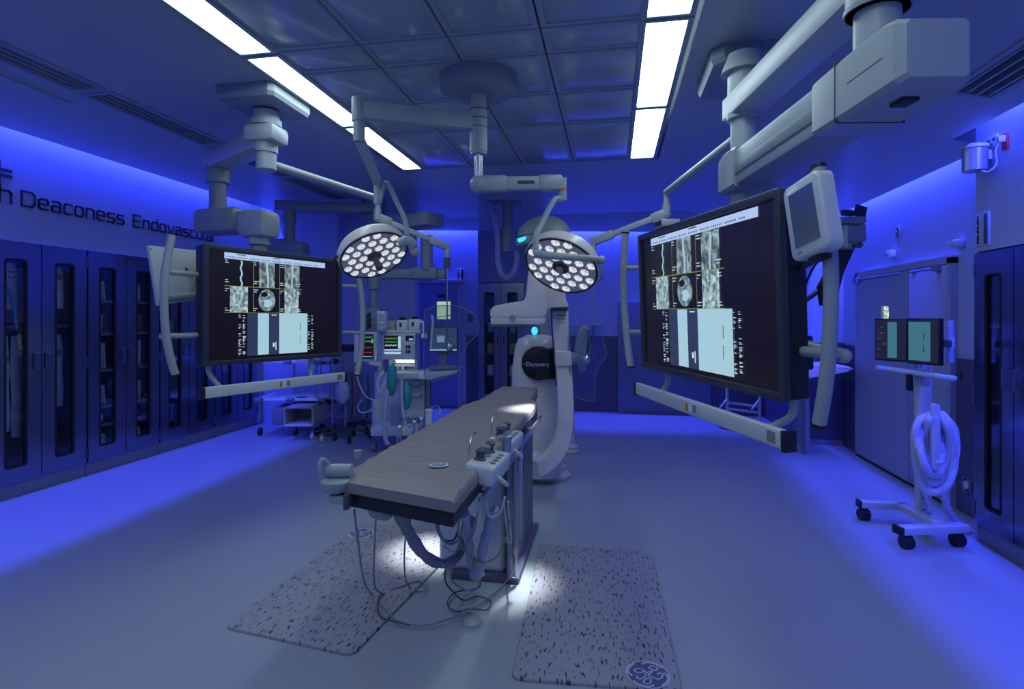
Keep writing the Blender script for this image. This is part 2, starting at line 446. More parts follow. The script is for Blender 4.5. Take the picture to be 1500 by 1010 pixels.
# troffers
def troffer(x0, x1, y0, y1, label, group=None):
    cx, cy = (x0 + x1) / 2, (y0 + y1) / 2
    t = thing('ceiling_light', label, 'ceiling light', (cx, cy, ZC), group)
    b = M(); b.plate([(x0 - .03, y0 - .02), (x1 + .03, y0 - .02), (x1 + .03, y1 + .02), (x0 - .03, y1 + .02)], .03,
                     [[(x0, y0), (x0, y1), (x1, y1), (x1, y0)]], Matrix.Translation((0, 0, ZC - .008)))
    b.build('frame', TRIMM, t)
    b = M(); n = 10
    for i in range(n):     # ribbed diffuser
        xa = x0 + (x1 - x0) * i / n; xb = x0 + (x1 - x0) * (i + 1) / n; h = .006 * (i % 2)
        b.quad((xa, y0, ZC + .006 + h), (xb, y0, ZC + .012 - h), (xb, y1, ZC + .012 - h), (xa, y1, ZC + .006 + h))
    b.build('diffuser', LAMPE, t, flat=True)
tl = ['cut off by the frame corner', 'in the middle of the row', 'at the far end of the row']
yy = [(1.66, 2.86), (2.92, 4.08), (4.13, 5.38)]
for i, (a, c) in enumerate(yy):
    troffer(-2.08, -1.89, a, c, 'long white ceiling light of the left row, ' + ['nearest at the top edge', 'middle one beside the left boom mount', 'farthest one above the left surgical lamp'][i])
    troffer(.17, .375, a, c, 'long white ceiling light of the right row, ' + ['nearest one cut by the top edge', 'middle and largest one', 'farthest and shortest one'][i])
for a, c in ((-1.2, -.02), (.1, 1.5)):
    wh = 'just outside the top edge' if a > 0 else 'behind the viewer'
    troffer(-2.08, -1.89, a, c, 'white ceiling light of the left row ' + wh); troffer(.17, .375, a, c, 'white ceiling light of the right row ' + wh)

# air slots in the left and right border
def vent(cx, cy, lx, ly, z, label, slope=0):
    m = frame((cx, cy, z), (1, 0, slope), (0, 1, 0))
    t = thing('ceiling_vent', label, 'ceiling vent', mtx=m)
    b = M(m); b.plate([(-lx / 2 - .02, -ly / 2 - .02), (lx / 2 + .02, -ly / 2 - .02), (lx / 2 + .02, ly / 2 + .02), (-lx / 2 - .02, ly / 2 + .02)], .012,
        [[(-lx / 2 + .01, -ly / 2 + .01), (-lx / 2 + .01, ly / 2 - .01), (lx / 2 - .01, ly / 2 - .01), (lx / 2 - .01, -ly / 2 + .01)]], Matrix.Translation((0, 0, -.008))); b.build('frame', TRIMM, t)
    b = M(m); b.box((0, 0, .06), (lx, ly, .01)); b.build('backing', VENTD, t)
    b = M(m)
    for k in range(4): b.box((-lx / 2 + lx * (k + .5) / 4, 0, .02), (.012, ly, .05))
    b.build('slat', TRIMM, t)
for i, (a, c) in enumerate(vy[1:]):
    vent(-3.39, (a + c) / 2, .22, c - a, ZC, 'dark linear air slot in the ceiling over the left cabinets, ' + ['at the top left corner', 'second from the near end', 'beside the left boom', 'behind the left boom arm', 'farthest of the row'][i])
vent(2.01, 2.4, .22, 2.4, ZC - .34 * 1.01 / 1.5, 'dark linear air slot in the ceiling at the upper right', -.34 / 1.5)

# ------------------------------------------------------------------ doors
def handle_pull(b, p, L_, out, r=.008, axis=(0, 0, 1)):
    p = V(p); out = V(out); a = V(axis) * (L_ / 2)
    b.tube([p - a, p - a + out, p + a + out, p + a], r, 8)
t = thing('double_door', 'wide pale double door in the right wall behind the monitor cart', 'door', (XR, 5.8, 0)); t['kind'] = 'structure'
b = M()
for (ya, yb) in ((4.97, 5.56), (5.565, 6.62)): pass
b.box((XR - .03, 5.265, .97), (.04, .585, 1.90), bev=.003); b.build('door_leaf', DOORP, t)
wy0 = at(1305, 460, X=XR - .03).y; wy1 = at(1294, 460, X=XR - .03).y; wz0, wz1 = at(1300, 468, X=XR - .03).z, at(1300, 449, X=XR - .03).z
b = M(); b.plate([(5.565, .02), (6.62, .02), (6.62, 1.92), (5.565, 1.92)], .04, [[(wy0, wz0), (wy0, wz1), (wy1, wz1), (wy1, wz0)]],
                 Matrix(((0, 0, 1, XR - .05), (1, 0, 0, 0), (0, 1, 0, 0), (0, 0, 0, 1)))); lf = b.build('door_leaf', DOORP, t)
wm = scan('mottled lit window', (60, 60, 60), .05, 1.3, (.75, .95, .85), 1.4)
b = M(); b.box((XR - .02, (wy0 + wy1) / 2, (wz0 + wz1) / 2), (.01, wy1 - wy0, wz1 - wz0)); b.build('window', wm, lf)
b = M(); b.box((XR - .02, 4.945, .985), (.07, .05, 1.97)); b.box((XR - .02, 6.645, .985), (.07, .05, 1.97)); b.box((XR - .02, 5.795, 1.955), (.07, 1.75, .06)); b.build('door_frame', DOORP, t)
b = M(); b.tube([(XR - .07, 5.05, 1.90), (XR - .07, 5.5, 1.90)], .009); b.box((XR - .07, 5.08, 1.90), (.05, .06, .05)); b.tube([(XR - .07, 5.7, 1.905), (XR - .07, 6.55, 1.905)], .009); b.box((XR - .07, 6.58, 1.90), (.05, .08, .07)); b.build('door_closer', GREYP, t)
b = M(); b.box((XR - .045, 5.8, .012), (.02, 1.7, .02)); b.build('threshold', RUBBER, t)

t = thing('alcove_door', 'blue door with a small lit window in the far wall alcove', 'door', (-2.35, YF, 0)); t['kind'] = 'structure'
x0, x1 = at(617, 500, Y=YF).x, at(672, 500, Y=YF).x
zt = at(640, 417, Y=YF).z
wx0, wx1 = at(641, 450, Y=YF).x, at(661, 450, Y=YF).x; wz0, wz1 = at(650, 468, Y=YF).z, at(650, 442, Y=YF).z
b = M(); b.plate([(x0, .02), (x1, .02), (x1, zt), (x0, zt)], .04, [[(wx0, wz0), (wx0, wz1), (wx1, wz1), (wx1, wz0)]], Matrix(((1, 0, 0, 0), (0, 0, -1, YF - .005), (0, 1, 0, 0), (0, 0, 0, 1)))); lf = b.build('door_leaf', mat('blue door paint', (.24, .26, .42), .4), t)
b = M(); b.box(((wx0 + wx1) / 2, YF - .02, (wz0 + wz1) / 2), (wx1 - wx0, .01, wz1 - wz0)); b.build('window', emit('lit door window', (.42, .62, .42), .9), lf)
b = M(); b.tube([(wx0, YF - .03, wz0 + .03), (wx1, YF - .03, wz0 + .07)], .006); b.build('window_bar', DARKG, lf)
b = M(); b.box((x0 - .03, YF - .03, zt / 2), (.06, .06, zt)); b.box((x1 + .03, YF - .03, zt / 2), (.06, .06, zt)); b.box(((x0 + x1) / 2, YF - .04, zt + .04), (x1 - x0 + .2, .08, .05)); b.build('door_frame', DOORP, t)
b = M(); b.box(((x0 + x1) / 2 + .05, YF - .06, zt - .2), (.12, .03, .04)); b.build('door_sign', BLACK, t)

# shallow grey cupboard front on the far wall behind the right shield
b = M(); xa, xb = at(905, 443, Y=YF).x, at(1000, 443, Y=YF).x; zt = at(905, 443, Y=YF).z
b.box(((xa + xb) / 2 + .2, YF - .05, zt / 2), (xb - xa + .4, .1, zt), bev=.004); t = b.build('wall_cupboard', mat('grey blue laminate', (.17, .19, .28), .4)); tag(t, 'tall grey cupboard front on the far wall left of the large right screen', 'cupboard')
b = M(); p = at(923, 448, Y=YF - .11); b.box(p, (.12, .02, .025)); b.build('cupboard_latch', BLACK, t) if False else b.bm.free()

# ------------------------------------------------------------------ wall lettering
t = thing('wall_sign', 'dark Deaconess Endovascular lettering on the left wall above the cabinets', 'sign', (XL, 4.5, 2.4))
def zline(y): return 0
def on_left(px, py): return at(px, py, X=XL)
p0 = on_left(31, 301); p1 = on_left(316, 353)
ex = (p1 - p0).normalized(); print('sign', p0, p1)
sm = frame((XL + .002, p0.y, p0.z), (0, 1, 0), (0, 0, 1))
Ltot = p1.y - p0.y
# square rounded single-stroke letters, x-height 1, capital height 1.4, each (strokes, advance)
GL = {
 'D': ([[(0, 0), (0, 1.4), (.85, 1.4), (1.1, 1.15), (1.1, .25), (.85, 0), (0, 0)]], 1.1),
 'E': ([[(.95, 1.4), (.12, 1.4), (0, 1.28), (0, .12), (.12, 0), (.95, 0)], [(0, .72), (.85, .72)]], .95),
 'e': ([[(0, .52), (.8, .52), (.8, .85), (.65, 1), (.15, 1), (0, .85), (0, .15), (.15, 0), (.75, 0)]], .8),
 'a': ([[(.08, 1), (.62, 1), (.78, .85), (.78, 0), (.15, 0), (0, .12), (0, .42), (.12, .55), (.78, .55)]], .78),
 'c': ([[(.75, 1), (.15, 1), (0, .85), (0, .15), (.15, 0), (.75, 0)]], .72),
 'o': ([[(.15, 0), (0, .15), (0, .85), (.15, 1), (.65, 1), (.8, .85), (.8, .15), (.65, 0), (.15, 0)]], .8),
 'n': ([[(0, 0), (0, 1), (.6, 1), (.76, .84), (.76, 0)]], .76),
 's': ([[(.74, 1), (.12, 1), (0, .88), (0, .64), (.12, .52), (.62, .52), (.75, .4), (.75, .12), (.63, 0), (0, 0)]], .75),
 'd': ([[(.78, 1.4), (.78, 0), (.15, 0), (0, .15), (0, .85), (.15, 1), (.78, 1)]], .78),
 'v': ([[(0, 1), (.35, 0), (.45, 0), (.8, 1)]], .8),
 'u': ([[(0, 1), (0, .15), (.15, 0), (.76, 0), (.76, 1)]], .76),
 'l': ([[(0, 1.4), (0, .12), (.12, 0), (.2, 0)]], .2),
 'r': ([[(0, 0), (0, .85), (.15, 1), (.55, 1)]], .5),
 'h': ([[(0, 1.4), (0, 0)], [(0, 1), (.6, 1), (.76, .84), (.76, 0)]], .76)}
def letter(ch, m, sc_x, sc_y, lw):
    b = M(m)
    for st in GL[ch][0]:
        P = [V((x * sc_x, y * sc_y, 0)) for x, y in st]
        for p, q in zip(P, P[1:]):
            d = (q - p).normalized() * lw * .45
            b.bar(p - d, q + d, .008, lw, up=(-(q - p).y, (q - p).x, 0))
    b.build('letter', SIGN, t)
word = 'Deaconess Endovascular'; gap = .36
tot = sum((GL[c_][1] if c_ != ' ' else .45) + gap for c_ in word) - gap
kx = Ltot / tot; ky = (at(31, 280, X=XL).z - p0.z) / 1.4; x = 0
for c_ in word:
    if c_ != ' ': letter(c_, frame((XL + .005, p0.y + x * kx, p0.z), (0, 1, 0), (0, 0, 1)), kx, ky, .0175)
    x += (GL[c_][1] if c_ != ' ' else .45) + gap
letter('h', frame((XL + .005, at(-1, 296, X=XL).y, p0.z), (0, 1, 0), (0, 0, 1)), kx * 1.15, ky * 1.1, .019)
b = M()
for (a_, c_, wd_) in (((-4, 242), (-4, 256), .02), ((2, 244), (2, 255), .03)): pass
pc = on_left(0, 251)
b.box((XL + .008, pc.y - .03, pc.z + .05), (.012, .05, .09)); b.box((XL + .008, pc.y + .04, pc.z + .015), (.012, .09, .025)); b.box((XL + .008, pc.y + .04, pc.z - .03), (.012, .09, .025)); b.box((XL + .008, pc.y - .03, pc.z - .08), (.012, .05, .06))
b.build('emblem', SIGN, t)

# ------------------------------------------------------------------ steel cabinets
ZCAB = 2.135
def steel_cabinet(mtx, wid, zt, label, hasR=True, kick=.12, dep=.45, group=None, scale_h=1):
    """front plane = local xz at y=0, y goes into the cabinet, x along the front"""
    t = thing('steel_cabinet', label, 'cabinet', mtx=mtx, group=group)
    b = M(mtx)
    b.box((.01, dep / 2, (kick + zt) / 2), (.02, dep, zt - kick)); b.box((wid - .01, dep / 2, (kick + zt) / 2), (.02, dep, zt - kick))
    b.box((wid / 2, dep - .01, (kick + zt) / 2), (wid, .02, zt - kick)); b.box((wid / 2, dep / 2, zt - .01), (wid, dep, .02)); b.box((wid / 2, dep / 2, kick + .01), (wid, dep, .02))
    b.build('body', CABST, t)
    b = M(mtx); b.box((wid / 2, dep / 2 - .005, kick / 2), (wid, dep - .01, kick)); b.build('toe_kick', GREYP, t)
    dw = wid / 2
    for k in (0, 1):
        x0 = k * dw + .004; x1 = (k + 1) * dw - .004; cx = (x0 + x1) / 2; gw = dw * .43; g0, g1 = kick + .13, zt - .15
        fm = mtx @ Matrix(((1, 0, 0, 0), (0, 0, 1, -.022), (0, -1, 0, 0), (0, 0, 0, 1)))
        fm = mtx @ Matrix(((1, 0, 0, 0), (0, 0, -1, 0), (0, 1, 0, 0), (0, 0, 0, 1)))
        b = M(fm); hole = rrect(gw, g1 - g0, .03, 3, cx, (g0 + g1) / 2)
        b.plate([(x0, kick + .004), (x1, kick + .004), (x1, zt - .004), (x0, zt - .004)], .022, [hole[::-1]], bev=0)
        d = b.build('door', CABST, t)
        b = M(fm); b.plate(rrect(gw + .004, g1 - g0 + .004, .03, 3, cx, (g0 + g1) / 2), .014, [rrect(gw - .03, g1 - g0 - .03, .02, 3, cx, (g0 + g1) / 2)[::-1]], Matrix.Translation((0, 0, .010))); b.build('gasket', RUBBER, d)
        b = M(mtx); b.box((cx, -.008, (g0 + g1) / 2), (gw, .004, g1 - g0)); b.build('window', GLASS, d)
        b = M(mtx); hx = (x1 - .045) if k == 0 else (x0 + .045)
        handle_pull(b, mtx.to_3x3().inverted() @ V((0, 0, 0)) + V((hx, -.022, 1.12 * scale_h)), .13, (0, -.03, 0)) ; b.build('handle', DARKG, d)
        b = M(mtx); hx = x0 if k == 0 else x1
        for hz in (kick + .1, zt / 2, zt - .12):
            b = M(mtx); b.cyl((hx, -.028, hz - .05), (hx, -.028, hz + .05), .004, n=8); b.build('hinge', STEEL_D, d)
    return t
def cab_frame(y0): return frame((XL + .0, y0, 0), (0, 1, 0), (-1, 0, 0)) @ Matrix.Identity(4)
# local x -> +Y, local y -> -X (into wall), local z -> up : right handed check (x cross y = z)
def shelves(t, mtx, wid, zs, dep=.42):
    for z in zs:
        b = M(mtx); b.box((wid / 2, .03 + dep / 2, z), (wid - .05, dep - .06, .012)); b.box((wid / 2, .035, z - .006), (wid - .05, .008, .028)); b.build('shelf', PAINT_G, t)
CW = .86
y_c = [3.64, 4.50, 5.36, 6.22]
cl = ['with hanging catheter packs, nearest on the left wall', 'with five shelves of packets, second on the left wall', 'behind the left touch panel, third on the left wall', 'farthest on the left wall behind the large left screen']
shz = [1.66, 1.34, .98, .62, .44]
# ---- left cabinets and what is in them
cabs = []
for i, y0 in enumerate(y_c):
    m = frame((XL, y0, 0), (0, 1, 0), (-1, 0, 0)); wid = CW - .012 if i < 3 else .845
    t = steel_cabinet(m, wid, ZCAB, 'tall stainless steel cabinet ' + cl[i]); cabs.append((t, m, wid))
def put(b, name, mt, label, cat, group=None): return tag(b.build(name, mt), label, cat, group)
# unit 1: rails with long hanging packs
t, m, wid = cabs[0]
def rail(t, m, zz):
    b = M(m)
    for z in zz: b.cyl((.03, .12, z), (wid - .03, .12, z), .008, n=8)
    b.build('hanging_rail', STEEL_D, t)
rail(t, m, (2.0, 1.38))
b = M(m); b.box((wid / 2, .2, 1.42), (wid - .05, .34, .03)); b.build('shelf', STEEL_D, t)
b = M(m); b.plate([(.03, 1.46), (wid - .03, 1.46), (wid - .03, 1.97), (.03, 1.97)], .012, (), m @ Matrix(((1, 0, 0, 0), (0, 0, -1, .40), (0, 1, 0, 0), (0, 0, 0, 1)))) if False else b.box((wid / 2, .34, 1.7), (wid - .08, .02, .5)); b.build('back_board', PAPER, t)
def hang_pack(m, x, ztop, L_, w_, kind, label, group=None, y=.10, lean=0.0):
    t = thing('hanging_packet', label, 'packet', mtx=m @ Matrix.Translation((x, y, ztop - L_)), group=group)
    b = M(m); pts = []
    rings = []
    for k in range(9):
        z = ztop - L_ * k / 8; wv = .006 * math.sin(k * 1.7 + x * 30); dx = lean * (k / 8)
        ww = w_ / 2 * (1 if k else .8); dd = .010 + .006 * math.sin(k * 2.3 + x * 11) + (.006 if 1 < k < 8 else 0)
        rings.append([V((x + dx - ww, y + wv, z)), V((x + dx - ww * .5, y + wv - dd, z)), V((x + dx + ww * .5, y + wv - dd * .8, z)), V((x + dx + ww, y + wv, z)), V((x + dx, y + wv + dd * .6, z))])
    b.loft(rings); b.build('sleeve', PAPER2 if kind else PAPER, t)
    b = M(m); b.box((x, y - .018, ztop - L_ * .25), (w_ * .6, .004, .06)); b.build('label_card', CARD, t)
    b = M(m); b.tube([(x, y, ztop), (x, y, ztop + .03), (x + .012, y + .01, ztop + .045)], .003, 6); b.build('hook', CHROME, t)
specs = [(.12, 1.96, .46, .12, 1, 'upper'), (.26, 1.96, .40, .10, 0, 'upper'), (.13, 1.34, .60, .07, 1, 'lower'), (.215, 1.34, .80, .07, 0, 'lower'), (.30, 1.34, .86, .08, 1, 'lower'),
         (.56, 1.96, .46, .10, 1, 'upper'), (.67, 1.96, .38, .10, 0, 'upper'), (.56, 1.34, .86, .07, 0, 'lower'), (.66, 1.34, .66, .11, 1, 'lower')]
for k, (x, zt, L_, w_, kd, row) in enumerate(specs):
    side = 'left' if x < .43 else 'right'
    cm = [s for s in specs if (s[0] < .43) == (x < .43) and s[5] == row]; idx = cm.index(specs[k])
    hang_pack(m, x, zt, L_, w_, kd, f'{["leftmost", "second", "third"][idx]} hanging packet on the {row} rail, {side} door of the nearest left cabinet', lean=.01)
b = M(m); b.tube([(.13, .03, 1.92), (.16, .03, 1.80), (.22, .03, 1.66), (.25, .03, 1.45), (.255, .03, 1.40)], .012, 8, k=5); put(b, 'blue_tubing', mat('light blue tubing', (.10, .42, .65), .3), 'curved light blue tube behind the glass of the nearest left cabinet', 'tube')
b = M(m); b.box((.22, .26, .36), (.14, .10, .46), bev=.004); put(b, 'long_carton', PAPER2, 'long pale carton standing at the bottom of the nearest left cabinet', 'box')
# unit 2: five shelves of packets
t, m, wid = cabs[1]
shelves(t, m, wid, shz)
rowname = ['top', 'second', 'third', 'fourth']
nth = ['leftmost', 'second', 'third', 'fourth', 'fifth', 'sixth']
def booklets(m, wid, z, n, dep, mats, what, where, x0, x1, h=.2, tilt=6, cname=('pale ',) * 4):
    for k in range(n):
        x = x0 + (x1 - x0) * (k + .5) / n
        mm = m @ Matrix.Translation((x, .10, z + .008)) @ Matrix.Rotation(R(rng.uniform(-tilt, tilt)), 4, 'Y')
        hh = h * rng.uniform(.85, 1.05)
        b = M(mm); b.box((0, .06, hh / 2 + .003), (.022, .14, hh), bev=.003)
        tag(b.build(what, mats[k % len(mats)]), f'{nth[k]} {cname[k % len(mats)]}packet {where}', what.split('_')[-1])
SP = [PAPER, PAPER2, PAPER]
for r_, z in enumerate(shz[:4]):
    for sd, (xa, xb) in (('left', (.13, .31)), ('right', (.55, .73))):
        ms = SP; cn = ('white ', 'blue grey ', 'white ')
        if r_ == 1 and sd == 'right': ms = [ORANGE, YELLOW, RED]; cn = ('orange ', 'yellow ', 'red ')
        if r_ == 1 and sd == 'left': ms = [DARKG, PAPER2, YELLOW]; cn = ('dark ', 'blue grey ', 'yellow ')
        booklets(m, wid, z, 4, .1, ms, 'packet', f'on the {rowname[r_]} shelf, {sd} door of the second left cabinet', xa, xb, h=.2 if r_ != 2 else .26, cname=cn)
for sd, xx in (('left', .2), ('right', .62)):
    b = M(m); b.box((xx, .15, .15 + .1), (.16, .15, .18), bev=.01); put(b, 'storage_bin', PAPER2, f'pale bin at the bottom behind the {sd} door of the second left cabinet', 'bin')
    b = M(m); b.box((xx, .15, .50), (.14, .15, .09), bev=.03); put(b, 'storage_pouch', PAPER, f'rounded pale pouch on the lowest shelf behind the {sd} door of the second left cabinet', 'pouch')
# unit 3
t, m, wid = cabs[2]
rail(t, m, (1.5,))
for k, (x, L_, w_) in enumerate(((.20, .86, .09), (.29, .5, .06), (.60, .92, .10), (.70, .6, .06))):
    hang_pack(m, x, 1.46, L_, w_, k % 2, f'{nth[k]} hanging packet from the left in the third left cabinet')
# unit 4
t, m, wid = cabs[3]
shelves(t, m, wid, (1.6, 1.2, .8, .5))
for r_, z in enumerate((1.2, .8, .5)):
    for k, xx in enumerate((.2, .64)):
        b = M(m); b.box((xx, .12, z + .07), (.2, .16, .12), bev=.006); b.build('carton_body', None) if False else put(b, 'carton', [RED, PAPER, PAPER2][(r_ + k) % 3], f'small carton on the {["upper", "middle", "lower"][r_]} shelf behind the {["left", "right"][k]} door of the farthest left cabinet', 'box')
# right cabinet
m = frame((XC, 4.262, 0), (0, -1, 0), (1, 0, 0))
t = steel_cabinet(m, .76, 1.93, 'tall stainless steel cabinet at the right edge with a long glass slot', scale_h=1.0)
for z in (1.45, .95):
    b = M(m); b.box((.38, .22, z), (.72, .36, .012)); b.box((.38, .035, z - .006), (.72, .008, .03)); b.build('shelf', PAINT_G, t)
for k in range(3):
    x = .155 + .045 * k
    tt = thing('ring_binder', f'pale binder on the top shelf of the right cabinet, {nth[k]} from the left', 'binder', mtx=m @ Matrix.Translation((x, .15, 1.458)))
    b = M(m); b.box((x, .16, 1.458 + .13), (.038, .2, .26), bev=.003); b.build('cover', mat('binder cover', (.36, .45, .52), .5), tt)
    b = M(m); b.box((x - .012, .058, 1.458 + .13), (.008, .006, .24)); b.build('spine_stripe', STEEL_D, tt)
b = M(m); b.box((.20, .15, .51), (.13, .2, .74), bev=.004); put(b, 'tall_carton', mat('tall pale carton', (.28, .38, .46), .6), 'tall pale carton at the bottom of the right cabinet', 'box')
b = M(m); b.box((.20, .15, .895), (.12, .18, .03), m=None, bev=.004); put(b, 'dark_tray', DARKG, 'dark tray lying on the tall carton in the right cabinet', 'tray')
# far cabinet
xa = -2.145
m = frame((xa, 8.86, 0), (1, 0, 0), (0, 1, 0))
zt = 2.05
t = steel_cabinet(m, .755, zt, 'steel cabinet on the far wall partly hidden by the imaging gantry')
for z in (1.62, 1.25, .9, .55):
    b = M(m); b.box((.377, .22, z), (.70, .36, .012)); b.build('shelf', PAINT_G, t)
for sd, xx in (('left', .19), ('right', .56)):
    for r_, z in enumerate((1.25, .9, .55)):
        b = M(m); b.box((xx, .12, z + .09), (.10, .12, .16), m=None, bev=.004); put(b, 'carton', [PAPER2, YELLOW, PAPER][r_], f'small {["blue grey", "yellow", "white"][r_]} carton behind the {sd} door of the far cabinet', 'box')

# ------------------------------------------------------------------ wall devices
def wall_box(name, label, cat, p, n, sx, sy, sz, mt, bev=.006, parts=()):
    """box on a wall: p centre on the wall, n wall normal, sx along the wall, sz up, sy out"""
    n = V(n); ex = V((0, 0, 1)).cross(n)
    m = frame(p, ex, (0, 0, 1))   # x along, y up, z out
    t = thing(name, label, cat, mtx=m)
    b = M(m); b.box((0, 0, sy / 2), (sx, sz, sy), bev=bev); b.build('housing', mt, t)
    for (nm, c, s_, mt2) in parts:
        b = M(m); b.box(c, s_, bev=.002); b.build(nm, mt2, t)
    return t, m
NR = (-1, 0, 0)
p = at(1316, 340, X=XR); wall_box('wall_switch', 'small black control plate with a green light on the right wall above the door', 'switch', p, NR, .07, .012, .12, GREYP, parts=[('display', (0, .01, .014), (.045, .05, .006), BLACK), ('indicator', (0, .005, .018), (.015, .015, .004), SGREEN)])
p = at(1311, 372, X=XR); wall_box('wall_sensor', 'small white sensor on the right wall under the control plate', 'sensor', p, NR, .09, .07, .07, WHITE, .02, parts=[('lens', (.0, -.01, .07), (.03, .03, .02), GREYP), ('arm', (-.05, .02, .03), (.05, .02, .02), WHITE)])
p = at(1409, 357, X=XR); wall_box('alarm_strobe', 'white rounded device on the right wall above the door closer', 'alarm', p, NR, .10, .07, .065, WHITE, .025, parts=[('dome', (0, 0, .07), (.05, .04, .03), WHITE)])
p = at(1412, 551, X=XR); wall_box('wall_outlet', 'red wall outlet with a white insert on the right wainscot', 'outlet', p, NR, .06, .012, .09, RED, .003, parts=[('socket', (0, 0, .012), (.025, .05, .008), PAPER)])
p = at(1418, 679, X=XR); wall_box('wall_outlet', 'lower red outlet plate on the right wainscot behind the hose stand', 'outlet', p, NR, .06, .012, .09, RED, .003, parts=[('socket', (0, 0, .012), (.03, .06, .006), DARKG)])
# little dark slots on the bay above the right cabinet
p = at(1441, 336, X=XC); wall_box('wall_intercom', 'white panel with two dark vertical slots above the right cabinet', 'panel', p, NR, .13, .008, .22, WALLP, .002, parts=[('slot', (-.045, 0, .008), (.015, .19, .008), BLACK), ('slot', (.035, 0, .008), (.035, .20, .008), DARKG), ('button', (-.045, .03, .013), (.008, .01, .004), PAPER), ('button', (-.045, -.03, .013), (.008, .01, .004), PAPER)])
# sconce like speaker with sockets
p = at(1451, 232, X=XC)
t = thing('wall_speaker', 'round metal wall speaker with a white cord high on the right wall', 'speaker', p)
q = p + V((-.09, 0, 0))
b = M(); b.lathe([(.05, -.085), (.068, -.08), (.07, .06), (.066, .065)], Matrix.Translation(q)); b.build('body', mat('satin metal', (.45, .48, .6), .35, metal=.6), t)
b = M(); b.lathe([(.02, .06), (.075, .065), (.073, .085), (.03, .10)], Matrix.Translation(q)); b.build('cap', WHITE, t)
b = M(); b.box(p + V((-.02, 0, .02)), (.04, .06, .06)); b.build('bracket', WHITE, t)
pr = at(1475, 205, X=XC)
b = M(); b.tube([pr + V((-.03, 0, .02)), pr + V((-.05, .02, -.06)), pr + V((-.04, .03, -.14)), p + V((-.07, -.10, -.11)), p + V((-.08, -.05, -.09))], .006, 8, k=5); b.build('cord', WHITE, t)
wall_box('data_outlet', 'pale plate with data sockets behind the round wall speaker', 'outlet', at(1455, 208, X=XC), NR, .11, .012, .08, WALLP, .002, parts=[('socket', (-.025, .01, .012), (.03, .022, .006), DARKG), ('socket', (.025, .01, .012), (.03, .022, .006), DARKG), ('socket', (0, -.02, .012), (.03, .02, .006), DARKG)])
wall_box('power_outlet', 'dark red power outlet with a white plug beside the round wall speaker', 'outlet', at(1474, 207, X=XC), NR, .05, .012, .10, RED, .002, parts=[('plug', (0, .015, .03), (.03, .04, .04), WHITE)])
# door alcove side
p = at(689, 466, Y=YF); wall_box('wall_switch', 'dark square switch plate on the far wall right of the alcove door', 'switch', p, (0, -1, 0), .11, .015, .14, DARKG, parts=[('rocker', (0, 0, .015), (.05, .08, .006), BLACK)])
p = at(675, 402, Y=YF); wall_box('wall_intercom', 'two dark upright bars on the far wall above the alcove door', 'panel', p, (0, -1, 0), .12, .008, .19, WALLP, .002, parts=[('slot', (-.04, 0, .008), (.015, .17, .008), BLACK), ('slot', (.03, 0, .008), (.03, .18, .008), BLACK)])
# reel gauge low on the right wall
p = at(1421, 711, X=XR); t = thing('wall_gauge', 'round wall socket with a ring low on the right wall beside the cabinet', 'socket', p)
b = M(); b.tube([p + V((-.02, .05 * math.cos(a), .06 * math.sin(a))) for a in [2 * math.pi * k / 20 for k in range(20)]], .009, 8, closed=True); b.build('ring', STEEL_D, t)
b = M(); b.cyl(p, p + V((-.03, 0, 0)), .03); b.build('hub', WHITE, t)

# ------------------------------------------------------------------ floor mats
def logo(b, m, r, lw):
    """round monogram of script strokes inside a ring with four swashes; b gets strokes"""
    def st(pts, w0=1.0, k=6, closed=False, taper=False):
        P = smooth_path([(x * r, y * r, 0) for x, y in pts], k)
        N = len(P); vs = []; fs = []
        for i, p in enumerate(P):
            d = (P[min(i + 1, N - 1)] - P[max(i - 1, 0)]); d.normalize(); nrm = V((-d.y, d.x, 0))
            q = lw * w0 * (1 if not taper else (.25 + 1.6 * math.sin(math.pi * min(1, .15 + .85 * i / N)) if taper == 1 else 1))
            vs += [p + nrm * q, p - nrm * q]
        fs = [(2 * i, 2 * i + 1, 2 * i + 3, 2 * i + 2) for i in range(N - 1)]
        b._add([v + V((0, 0, .0012)) for v in vs], fs, m)
    st([(math.cos(R(a)), math.sin(R(a))) for a in range(0, 361, 15)], 1.0, 3)
    for a0 in (20, 110, 200, 290):
        pts = []
        for k in range(9):
            a = R(a0 + k * 8.5); rr_ = .93 - .17 * (max(0, k - 5) / 3) ** 1.6
            pts.append((rr_ * math.cos(a), rr_ * math.sin(a)))
        st(pts, 1.5, 3)
    # two flowing letters
    st([(-.05, .22), (-.16, .42), (-.34, .50), (-.50, .38), (-.46, .20), (-.28, .16), (-.10, .22), (.02, .10), (.02, -.15), (-.02, -.40), (-.16, -.62), (-.36, -.66), (-.44, -.52), (-.30, -.36), (-.05, -.25), (.12, -.12)], 1.1)
    st([(-.52, -.02), (-.60, -.14), (-.50, -.26), (-.30, -.20), (-.14, -.06), (-.10, .10)], 1.1)
    st([(.10, .20), (.26, .14), (.34, .28), (.26, .44), (.42, .56), (.62, .46), (.62, .28), (.46, .22), (.38, .30)], 1.1)
    st([(.26, .12), (.10, .0), (.12, -.22), (.30, -.40), (.52, -.36), (.66, -.18), (.62, -.02), (.50, -.02), (.46, -.14)], 1.1)
